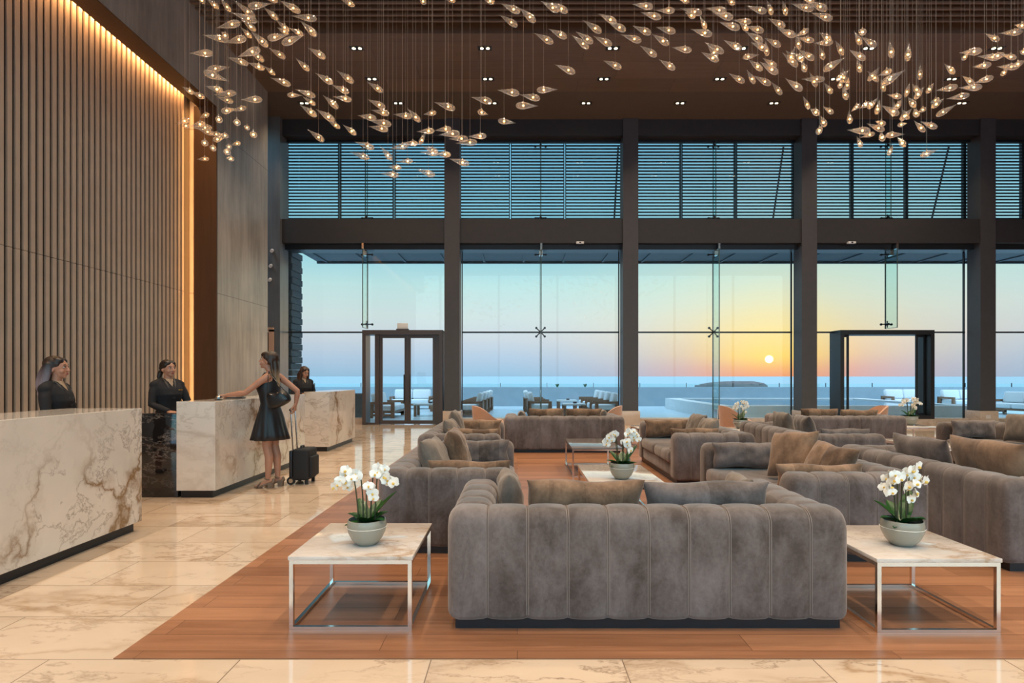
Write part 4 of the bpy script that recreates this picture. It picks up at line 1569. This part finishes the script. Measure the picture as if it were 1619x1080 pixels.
def add_hand(mb, wrist, fwd, back, thumb, curl=.35, s=1.0):
    """palm, four fingers, thumb; back = direction of the back of the hand, thumb = side the thumb is on"""
    w, f, b = Vector(wrist), Vector(fwd).normalized(), Vector(back)
    b = (b - f * b.dot(f)).normalized()
    th = Vector(thumb)
    th = (th - f * th.dot(f) - b * th.dot(b)).normalized()
    for i, (off, ln, kn) in enumerate(((.030, .068, .088), (.010, .077, .092), (-.011, .071, .088), (-.031, .056, .079))):
        k = w + (f * kn + th * off + b * (.004 if i in (1, 2) else 0)) * s
        mb.tube([w + th * off * .55 * s, k], [.016 * s, .0115 * s], 8, 'round')
        d = (f + th * off * 2.6).normalized()
        P = [k]
        a = curl * (.45 + .12 * i)
        for seg in (.45, .31, .24):
            d = (d * cos(a) - b * sin(a)).normalized()
            P.append(P[-1] + d * ln * seg * s)
            a = curl * .8
        mb.tube(P, [.0092 * s, .0084 * s, .0077 * s, .0066 * s], 8, 'round')
    t0 = w + (f * .022 + th * .024 - b * .004) * s
    d = (f * .72 + th * .62 - b * .30).normalized()
    t1 = t0 + d * .036 * s
    d = (f * .90 + th * .28 - b * .34).normalized()
    t2 = t1 + d * .030 * s
    mb.tube([w + (f * .01 + th * .01) * s, t0, t1, t2, t2 + d * .020 * s], [.015 * s, .0145 * s, .0105 * s, .0095 * s, .008 * s], 8, 'round')


def head_shape(mb, M):
    keep = mb.M
    mb.M = M
    mb.ell((-.006, 0, 1.615), (.097, .075, .090), 18, 12)
    mb.ell((.032, 0, 1.575), (.058, .058, .078), 16, 10)
    mb.ell((.034, 0, 1.532), (.050, .047, .040), 14, 9)
    mb.ell((.066, 0, 1.509), (.020, .023, .018))
    for s in (-1, 1):
        mb.ell((.058, s * .034, 1.566), (.028, .023, .028))
        mb.ell((.100, s * .010, 1.568), (.009, .008, .007), 10, 7)
        mb.ell((-.008, s * .075, 1.583), (.019, .009, .031), 12, 8, Matrix.Rotation(-.25, 4, 'Y'))
    mb.ell((.076, 0, 1.628), (.018, .044, .012))
    mb.tube([(.086, 0, 1.618), (.101, 0, 1.592), (.110, 0, 1.573)], [.008, .0095, .0115], 10, 'round')
    mb.ell((.089, 0, 1.5415), (.010, .021, .0065))
    mb.ell((.087, 0, 1.5325), (.0105, .018, .007))
    mb.M = keep


def face_parts(body, M):
    for s in (-1, 1):
        e = MB()
        e.M = M
        e.ell((.0790, s * .030, 1.606), (.0112, .0125, .0085), 14, 9)
        eye = e.build('eye', MAT['eye_white'], body, 180)
        e = MB()
        e.M = M
        e.ell((.0885, s * .031, 1.6055), (.0040, .0058, .0060), 10, 7)
        e.build('iris', MAT['iris'], eye, 180)
        e = MB()
        e.M = M
        e.tube([(.083, s * .012, 1.629), (.089, s * .025, 1.6345), (.081, s * .046, 1.629)], [.0028, .0036, .0022], 6, 'round')
        e.tube([(.086, s * .018, 1.613), (.0915, s * .030, 1.6165), (.083, s * .043, 1.611)], [.0018, .0024, .0018], 6, 'round')
        e.build('eyebrow', MAT['hair_dark'], body, 180)
    e = MB()
    e.M = M
    e.tube([(.092, -.020, 1.540), (.0985, -.007, 1.5435), (.0985, .007, 1.5435), (.092, .020, 1.540)], [.0025, .0042, .0042, .0025], 8, 'round')
    e.tube([(.091, -.017, 1.536), (.0965, 0, 1.5325), (.091, .017, 1.536)], [.0025, .0058, .0025], 8, 'round')
    e.build('lips', MAT['lips'], body, 180)


def head_matrix(yaw=0, pitch=0, roll=0, s=1.0, up=0, fw=0):
    p = Vector((-.005, 0, 1.50))
    return Matrix.Translation(p + Vector((fw, 0, up))) @ Euler((roll, pitch, yaw)).to_matrix().to_4x4() @ Matrix.Scale(s, 4) @ Matrix.Translation(-p)


def torso_rings(g=0.0, bust=.022):
    return [ering(.80, 0, .098 + g, .165 + g), ering(.90, -.01, .112 + g, .178 + g), ering(.98, -.005, .100 + g, .155 + g), ering(1.07, 0, .086 + g, .124 + g), ering(1.16, .008, .096 + g, .134 + g),
            ering(1.25, .014, .108 + g + bust, .148 + g), ering(1.33, .004, .100 + g + bust * .4, .158 + g), ering(1.39, -.008, .078 + g, .160 + g), ering(1.425, -.014, .060 + g, .125 + g), ering(1.455, -.014, .050 + g, .072 + g)]


def person(label, loc, yaw, arms, hands, head, scale=1.0, legs=None, vox=.006):
    """one continuous skin surface; clothes and hair become its children"""
    m = MB()
    m.loft(torso_rings())
    m.tube([(-.018, 0, 1.40), (-.008, 0, 1.47), (.006 + head.get('fw', 0), 0, 1.545)], [.058, .050, .050], 14)
    M = head_matrix(**head)
    head_shape(m, M)
    L = legs or ([(0, .088, .88), (.012, .085, .49), (-.012, .082, .36), (-.02, .08, .09)], [(0, -.088, .88), (.012, -.085, .49), (-.012, -.082, .36), (-.02, -.08, .09)], 0)
    for P in L[:2]:
        m.tube(P, [.088, .054, .053, .031], 14, 'round')
        a = Vector(P[-1])
        lift = L[2]
        m.tube([a + Vector((-.032, 0, -.035)), a + Vector((.03, 0, -.035 - lift * .35)), a + Vector((.105, 0, .022 - a.z)), a + Vector((.150, 0, .016 - a.z))], [.030, .033, .030, .017], 10, 'round')
    for (sh, el, wr), hd in zip(arms, hands):
        sh, el, wr = Vector(sh), Vector(el), Vector(wr)
        m.tube([sh + Vector((0, -.02 if sh.y > 0 else .02, .0)), sh.lerp(el, .35), el, el.lerp(wr, .3), wr], [.047, .041, .034, .036, .0235], 12, 'round')
        if hd:
            add_hand(m, wr, *hd)
    body = m.build('person', MAT['skin'], None, 180)
    remesh(body, vox, 3)
    body.location, body.rotation_euler, body.scale = loc, (0, 0, yaw), (scale,) * 3
    tag(body, label, 'person')
    face_parts(body, M)
    return body, M


def hair(body, M, mat, cap, strands, vox=.007):
    m = MB()
    m.M = M
    for c, r, rot in cap:
        m.ell(c, r, 16, 10, Matrix.Rotation(rot, 4, 'Y') if rot else None)
    for P, rad, flat, up in strands:
        m.tube(P, rad, 12, 'round', flat, up)
    o = m.build('hair', MAT[mat], body, 180)
    remesh(o, vox, 2)
    return o


CAP = [((-.026, 0, 1.641), (.101, .087, .084), 0), ((.012, .066, 1.640), (.045, .019, .036), 0), ((.012, -.066, 1.640), (.045, .019, .036), 0), ((.028, .034, 1.676), (.050, .042, .030), .35), ((.028, -.034, 1.676), (.050, .042, .030), .35)]


def blazer(body, arms, collar=True):
    m = MB()
    m.loft(torso_rings(.018, .016)[1:9] + [ering(1.44, -.02, .062, .095)])
    for sh, el, wr in arms:
        sh, el, wr = Vector(sh), Vector(el), Vector(wr)
        m.tube([sh + Vector((0, -.03 if sh.y > 0 else .03, .0)), sh.lerp(el, .35), el, el.lerp(wr, .4), el.lerp(wr, .93)], [.062, .056, .049, .046, .040], 14, 'round')
    for s in (-1, 1):
        m.tube([(-.02, s * .165, 1.380), (-.024, s * .11, 1.405), (-.028, s * .065, 1.425)], [.062, .060, .050], 14, 'round')
    b = m.build('blazer', MAT['black_cloth'], body, 180)
    remesh(b, .009, 3)
    for s in (-1, 1):
        # lapel and shirt edge
        l = MB()
        P = [(-.045, s * .072, 1.475), (.035, s * .066, 1.448), (.092, s * .052, 1.37), (.135, s * .030, 1.28), (.140, s * .010, 1.20)]
        l.tube(P, [.014, .018, .022, .020, .008], 8, 'round', .45, (1, 0, 0))
        l.build('lapel', MAT['black_satin'], b, 180)
    sh = MB()
    sh.loft([ering(1.20, .100, .036, .012, 12), ering(1.28, .098, .040, .030, 12), ering(1.36, .066, .042, .046, 12), ering(1.43, .026, .042, .05, 12), ering(1.465, .008, .046, .054, 12)])
    s_ = sh.build('shirt', MAT['shirt_beige'], body, 180)
    k = MB()
    k.loft([ering(.93, -.008, .125, .19), ering(.80, -.005, .135, .195), ering(.62, 0, .12, .18), ering(.50, 0, .115, .17)])
    k.build('skirt', MAT['black_cloth'], body, 60)
    f = MB()
    for s in (-1, 1):
        f.rbox(-.075, .16, s * .08 - .042, s * .08 + .042, 0, .075, .03, 3)
    f.build('shoes', MAT['black_leather'], body, 60)
    return b


# ---- guest in the black dress: left arm reaches to the desk, right hand on the suitcase
GX, GY = -3.13, 7.36
gl = [((-.03, .165, 1.395), (.215, .215, 1.195), (.475, .13, 1.165)), ((-.055, -.165, 1.395), (-.27, -.215, 1.205), (-.245, -.215, 1.045))]
gh = [((.96, -.12, -.13), (0, 0, 1), (0, -1, 0), .22), ((.15, .02, -1), (-1, -.1, -.1), (.1, 1, 0), .85)]
glegs = ([(0, .085, .90), (.005, .075, .52), (-.022, .072, .39), (-.005, .07, .125)], [(-.01, -.085, .90), (-.025, -.07, .52), (-.06, -.065, .39), (-.075, -.06, .125)], .06)
g, GM = person('person in a sleeveless black dress and taupe heels reaching over the middle desk', (GX, GY, 0), pi, gl, gh, dict(yaw=.1, pitch=-.16, fw=.03), 1.0, glegs, .005)
hair(g, GM, 'hair_brown_blond', CAP + [((.058, 0, 1.668), (.046, .066, .034), .5), ((-.03, .066, 1.60), (.045, .022, .055), 0), ((-.03, -.066, 1.60), (.045, .022, .055), 0), ((-.092, 0, 1.650), (.030, .05, .04), 0)],
     [([(-.075, 0, 1.64), (-.108, 0, 1.53), (-.128, .01, 1.42), (-.160, .015, 1.31), (-.185, .015, 1.21)], [.060, .066, .060, .050, .018], .55, (1, 0, 0)),
      ([(-.05, .062, 1.60), (-.085, .07, 1.48), (-.125, .05, 1.36), (-.165, .04, 1.25)], [.026, .026, .024, .010], .8, (1, 0, 0)),
      ([(-.05, -.062, 1.60), (-.085, -.07, 1.48), (-.125, -.05, 1.36), (-.16, -.04, 1.26)], [.026, .026, .024, .010], .8, (1, 0, 0))])
m = MB()
pl = lambda amp, n, ph: (lambda a: 1 + amp * sin(n * a + ph))
rings = [ering(.605, -.005, .225, .235, 72, 0, pl(.055, 12, 0)), ering(.68, -.004, .205, .215, 72, 0, pl(.048, 12, .1)), ering(.78, -.003, .178, .198, 72, 0, pl(.035, 12, .15)), ering(.88, -.006, .150, .190, 72, 0, pl(.018, 12, .2)),
         ering(.97, -.004, .122, .166, 72, 0, pl(.006, 12, .2)), ering(1.06, 0, .099, .136, 72), ering(1.16, .008, .109, .145, 72), ering(1.25, .016, .137, .158, 72), ering(1.32, .008, .118, .152, 72), ering(1.365, -.002, .096, .128, 72), ering(1.40, -.012, .078, .100, 72)]
m.loft(rings, cap=False)
for s in (-1, 1):
    m.tube([(.082, s * .088, 1.355), (.02, s * .098, 1.432), (-.05, s * .09, 1.42), (-.09, s * .075, 1.36)], [.012, .012, .012, .012], 8, 'round')
dr = m.build('dress', MAT['black_satin'], g, 180)
sd = dr.modifiers.new('thickness', 'SOLIDIFY')
sd.thickness, sd.offset = .006, 1
for i, P in enumerate(glegs[:2]):
    a = Vector(P[-1])
    m = MB()
    # sole, block heel, toe strap, ankle strap
    so_ = [(a.x - .062, a.z - .058), (a.x - .02, a.z - .062), (a.x + .045, .040), (a.x + .10, .016), (a.x + .165, .014)]
    g_ = []
    for (x, z), w in zip(so_, (.026, .031, .036, .042, .022)):
        g_.append([(x, a.y - w, z + .010), (x, a.y + w, z + .010), (x, a.y + w, z - .012), (x, a.y - w, z - .012)])
    m.loft(g_)
    m.add([(a.x - .068, a.y - .028, 0), (a.x - .012, a.y - .028, 0), (a.x - .012, a.y + .028, 0), (a.x - .068, a.y + .028, 0), (a.x - .070, a.y - .029, a.z - .055), (a.x - .005, a.y - .031, a.z - .060), (a.x - .005, a.y + .031, a.z - .060), (a.x - .070, a.y + .029, a.z - .055)],
          [(0, 3, 2, 1), (4, 5, 6, 7), (0, 1, 5, 4), (1, 2, 6, 5), (2, 3, 7, 6), (3, 0, 4, 7)])
    m.tube([(a.x - .066, a.y - .02, a.z - .055), (a.x - .070, a.y, a.z - .015), (a.x - .066, a.y + .02, a.z - .055)], .016, 8, 'round')
    ring = [(a.x + .038 * cos(q_), a.y + .036 * sin(q_), a.z - .012 + .006 * cos(q_)) for q_ in [2 * pi * k / 16 for k in range(17)]]
    m.tube(ring, .006, 6)
    arc = [(a.x + .105 + .012 * cos(k), a.y + .045 * cos(pi * k / 8), .020 + .040 * sin(pi * k / 8)) for k in range(9)]
    m.tube(arc, .017, 8, 'round', .5)
    m.build('sandal', MAT['shoe_taupe'], g, 40)

# handbag on her near shoulder
by = GY - .255
pts = [(421.5, 618), (421, 634), (425, 645), (431, 648.5), (441, 645), (452, 640), (460, 634.5), (461, 630), (456, 621), (449, 614.5), (444, 616.5), (438, 621), (430, 621)]
t = thing('handbag', 'slouchy black leather shoulder bag hanging on the woman in the black dress', 'bag', (wx(441, by), by, wz(632, by)))
c0 = Vector((wx(441, by), 0, wz(632, by)))
rings = []
for dy, s in ((-.075, .45), (-.068, .72), (-.045, .92), (0, 1.0), (.035, .95), (.05, .75), (.055, .4)):
    rings.append([((wx(px, by) - c0.x) * s, dy, (wz(py, by) - c0.z) * s) for px, py in pts])
bag = MB().loft(rings).build('bag_body', MAT['black_leather'], t, 180)
ss = bag.modifiers.new('soft', 'SUBSURF')
ss.levels = ss.render_levels = 2
sh_w = Vector((GX + .045, GY - .135, 1.448)) - Vector(t.location)
for (px, py) in ((424, 619), (449, 616)):
    e = Vector((wx(px, by) - c0.x, 0, wz(py, by) - c0.z))
    MB().tube([e, e.lerp(sh_w, .4) + Vector((0, -.012, .0)), e.lerp(sh_w, .8) + Vector((0, -.018, .008)), sh_w + Vector((0, 0, .008))], [.010, .009, .009, .010], 8, 'round', .5).build('strap', MAT['black_leather'], t, 180)
e = Vector((wx(447, by) - c0.x, -.045, wz(622, by) - c0.z))
MB().rbox(e.x - .045, e.x + .03, e.y - .02, e.y + .01, e.z - .03, e.z + .012, .008).build('bag_flap', MAT['shirt_beige'], t)

# ---- receptionists
ra = [((-.02, .175, 1.375), (.03, .225, 1.12), (.235, .12, 1.03)), ((-.02, -.175, 1.375), (.03, -.225, 1.12), (.235, -.12, 1.03))]
rh = [((1, -.2, -.1), (0, .2, 1), (0, -1, 0), .4), ((1, .2, -.1), (0, -.2, 1), (0, 1, 0), .4)]
p1, M1 = person('person in a black blazer with silvery shoulder-length hair behind the cut-off desk', (wx(90, 5.72), 5.72, 0), .15, ra, rh, dict(yaw=.05, s=1.04), .925)
blazer(p1, ra)
hair(p1, M1, 'hair_silver', CAP + [((-.045, .068, 1.60), (.055, .026, .07), 0), ((-.045, -.068, 1.60), (.055, .026, .07), 0)],
     [([(-.07, 0, 1.63), (-.115, 0, 1.52), (-.13, 0, 1.42), (-.14, 0, 1.35)], [.07, .085, .085, .05], .6, (1, 0, 0)),
      ([(-.045, -.078, 1.62), (-.055, -.09, 1.52), (-.075, -.095, 1.43), (-.09, -.09, 1.365)], [.045, .045, .042, .02], .6, (0, 1, 0)),
      ([(-.045, .078, 1.62), (-.055, .09, 1.52), (-.075, .095, 1.43), (-.09, .09, 1.365)], [.045, .045, .042, .02], .6, (0, 1, 0))])
p2, M2 = person('person in a black blazer and beige shirt with tied-back dark hair at the middle desk', (wx(266, 7.4), 7.4, 0), -.55, [((-.02, .175, 1.375), (.06, .235, 1.13), (.27, .20, 1.10)), ra[1]], [((1, -.1, -.05), (0, 0, 1), (0, -1, 0), .3), rh[1]], dict(yaw=.12, s=1.02), .935)
b2 = blazer(p2, [((-.02, .175, 1.375), (.06, .235, 1.13), (.27, .20, 1.10)), ra[1]])
hair(p2, M2, 'hair_dark', CAP + [((-.035, .066, 1.61), (.05, .022, .045), 0), ((-.035, -.066, 1.61), (.05, .022, .045), 0)],
     [([(-.085, 0, 1.59), (-.125, -.02, 1.55), (-.135, -.035, 1.49), (-.125, -.04, 1.43)], [.035, .034, .030, .012], .9, (1, 0, 0))])
MB().rbox(.118, .126, .072, .124, 1.305, 1.32, .003).build('name_badge', MAT['gold'], b2)
ra3 = [((-.02, .175, 1.375), (.0, .235, 1.13), (.17, .10, 1.13)), ((-.02, -.175, 1.375), (.0, -.235, 1.13), (.17, -.10, 1.13))]
p3, M3 = person('person with long auburn hair looking down behind the farthest desk', (wx(480, 11.75), 11.75, 0), -.8, ra3, rh, dict(yaw=.15, pitch=.38, s=1.02), .93)
blazer(p3, ra3)
hair(p3, M3, 'hair_auburn', CAP,
     [([(-.07, 0, 1.63), (-.115, 0, 1.50), (-.12, 0, 1.38)], [.07, .085, .06], .6, (1, 0, 0)),
      ([(-.01, -.078, 1.64), (.005, -.092, 1.53), (.03, -.095, 1.41), (.06, -.085, 1.28)], [.040, .040, .038, .015], .7, (0, 1, 0)),
      ([(-.01, .078, 1.64), (.005, .092, 1.53), (.03, .095, 1.41), (.06, .085, 1.28)], [.040, .040, .038, .015], .7, (0, 1, 0))])
P_DOWN, P_HALL, P_SLOT, P_END, P_SUN, SKY, EXPOSURE = 230, 345, 320, 60, .05, 1.03, 0.0
REAR_FILL = 3.2
# ================================================================== light, sky, camera
def spot(name, loc, power, col=(1, .79, .56), angle=104, blend=.9, size=.05, rot=(0, 0, 0)):
    l = bpy.data.lights.new(name, 'SPOT')
    l.energy, l.color, l.spot_size, l.spot_blend, l.shadow_soft_size = power, col, R(angle), blend, size
    o = bpy.data.objects.new(name, l)
    COL.objects.link(o)
    o.location, o.rotation_euler = loc, rot
    return o


def strip(name, loc, rot, sx, sy, power, col):
    l = bpy.data.lights.new(name, 'AREA')
    l.shape, l.size, l.size_y, l.energy, l.color = 'RECTANGLE', sx, sy, power, col
    o = bpy.data.objects.new(name, l)
    COL.objects.link(o)
    o.location, o.rotation_euler = loc, rot
    return o


for x, y in SPOTS:                                              # the lamps in view
    spot('downlight_lamp', (x, y, ZC - .05), P_DOWN)
for y in (-2.5, .2, 2.9, 5.6, 8.3, 11.0):                        # the same lamps over the rest of the hall, between the slats
    for k in range(8):
        spot('hall_lamp', (-4.6 + 2.9 * k, y, 8.7), P_HALL, size=.08)
# strips in the slot over the slats and at its end
strip('slot_light', (-6.945, 3.2, ZB + .16), (0, R(-14), 0), .06, 18.0, P_SLOT, (1, .48, .17))
strip('slot_light_end', (-6.93, YR - .03, 3.6), (0, R(90), R(25)), 7.0, .05, P_END, (1, .45, .13))

# sky at sunset
SUN = Vector(((1216 - VX) / F, 1, (VY - 568) / F)).normalized()
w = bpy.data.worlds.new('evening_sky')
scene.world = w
t = NT(w)
tc = t.n('ShaderNodeTexCoord')
sep = t.n('ShaderNodeSeparateXYZ', Vector=tc.outputs['Generated'])
el = t.n('ShaderNodeMapRange', Value=sep.outputs[2])
el.inputs[1].default_value, el.inputs[2].default_value = -.05, 1.0
C = lambda r, g, b: tuple((c / 255 / 12.92 if c < 10 else ((c / 255 + .055) / 1.055) ** 2.4) for c in (r, g, b))
st = [(-.05, C(120, 150, 185)), (.0, C(154, 192, 220)), (.03, C(180, 202, 224)), (.065, C(206, 214, 222)), (.10, C(210, 224, 224)), (.15, C(194, 227, 226)), (.20, C(156, 214, 228)), (.27, C(136, 206, 230)), (.36, C(118, 190, 222)), (.46, C(115, 180, 220)), (.60, (.85, 1.1, 1.35)), (1.0, (1.0, 1.3, 1.6))]
sky = t.ramp(el.outputs[0], [((z + .05) / 1.05, c) for z, c in st])
dot = t.n('ShaderNodeVectorMath', _operation='DOT_PRODUCT', i0=tc.outputs['Generated'], i1=tuple(SUN)).outputs['Value']
dot = t.math('MAXIMUM', dot, 0)
ang = t.math('ARCCOSINE', t.math('MINIMUM', dot, 1))
wide = t.ramp(t.math('DIVIDE', ang, .42), [(0, 1), (.25, .72), (.5, .32), (.8, .07), (1, 0)])
near = t.ramp(t.math('DIVIDE', ang, .13), [(0, 1), (.35, .62), (.7, .2), (1, 0)])
warm = t.ramp(el.outputs[0], [((z + .05) / 1.05, c) for z, c in ((-.02, C(238, 158, 140)), (.012, C(246, 172, 134)), (.035, C(255, 204, 130)), (.07, C(255, 224, 156)), (.12, C(238, 232, 190)), (.25, C(190, 220, 210)))])
c = t.mix(wide, sky, warm)
hot = t.ramp(el.outputs[0], [((z + .05) / 1.05, c_) for z, c_ in ((.0, (1.02, .36, .13)), (.03, (1.15, .78, .16)), (.08, (1.08, .85, .32)))])
c = t.mix(t.math('MULTIPLY', near, .9), c, hot)
disc = t.ramp(t.math('DIVIDE', ang, .0068), [(0, 1), (.45, .95), (.8, .35), (1, 0)])
c = t.mix(disc, c, (3.2, 2.9, 2.2))
rear_fill = t.n('ShaderNodeMapRange', Value=sep.outputs[1])      # sky behind the camera brightened, added fill for sofa backs and desks
rear_fill.inputs[1].default_value, rear_fill.inputs[2].default_value, rear_fill.inputs[3].default_value, rear_fill.inputs[4].default_value = .05, -.5, 1.0, REAR_FILL
bg = t.n('ShaderNodeBackground', Color=c, Strength=t.math('MULTIPLY', rear_fill.outputs[0], SKY))
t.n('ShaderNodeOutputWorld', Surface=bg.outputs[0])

# low hazy sun
l = bpy.data.lights.new('sun', 'SUN')
l.energy, l.angle, l.color = P_SUN, R(6), (1, .55, .25)
o = bpy.data.objects.new('sun', l)
COL.objects.link(o)
o.rotation_euler = (-SUN).to_track_quat('-Z', 'Y').to_euler()

cam = bpy.data.cameras.new('camera')
cam.sensor_width = 36
cam.lens = F / 1619 * 36
cam.shift_x = -(VX - 809.5) / 1619
cam.shift_y = (VY - 540) / 1619
cam.clip_end = 60000
co = bpy.data.objects.new('camera', cam)
COL.objects.link(co)
co.location = (0, 0, EYE)
co.rotation_euler = (pi / 2, 0, 0)
scene.camera = co

vs = scene.view_settings
vs.view_transform = 'Standard'
vs.look = 'None'
vs.exposure = EXPOSURE
vs.gamma = 1
vs.use_curve_mapping = False
cy = scene.cycles
cy.max_bounces = 10
cy.diffuse_bounces = 4
cy.glossy_bounces = 4
cy.transmission_bounces = 6
cy.transparent_max_bounces = 24
cy.sample_clamp_indirect = 4
cy.caustics_reflective = False
cy.caustics_refractive = False
cy.use_denoising = True
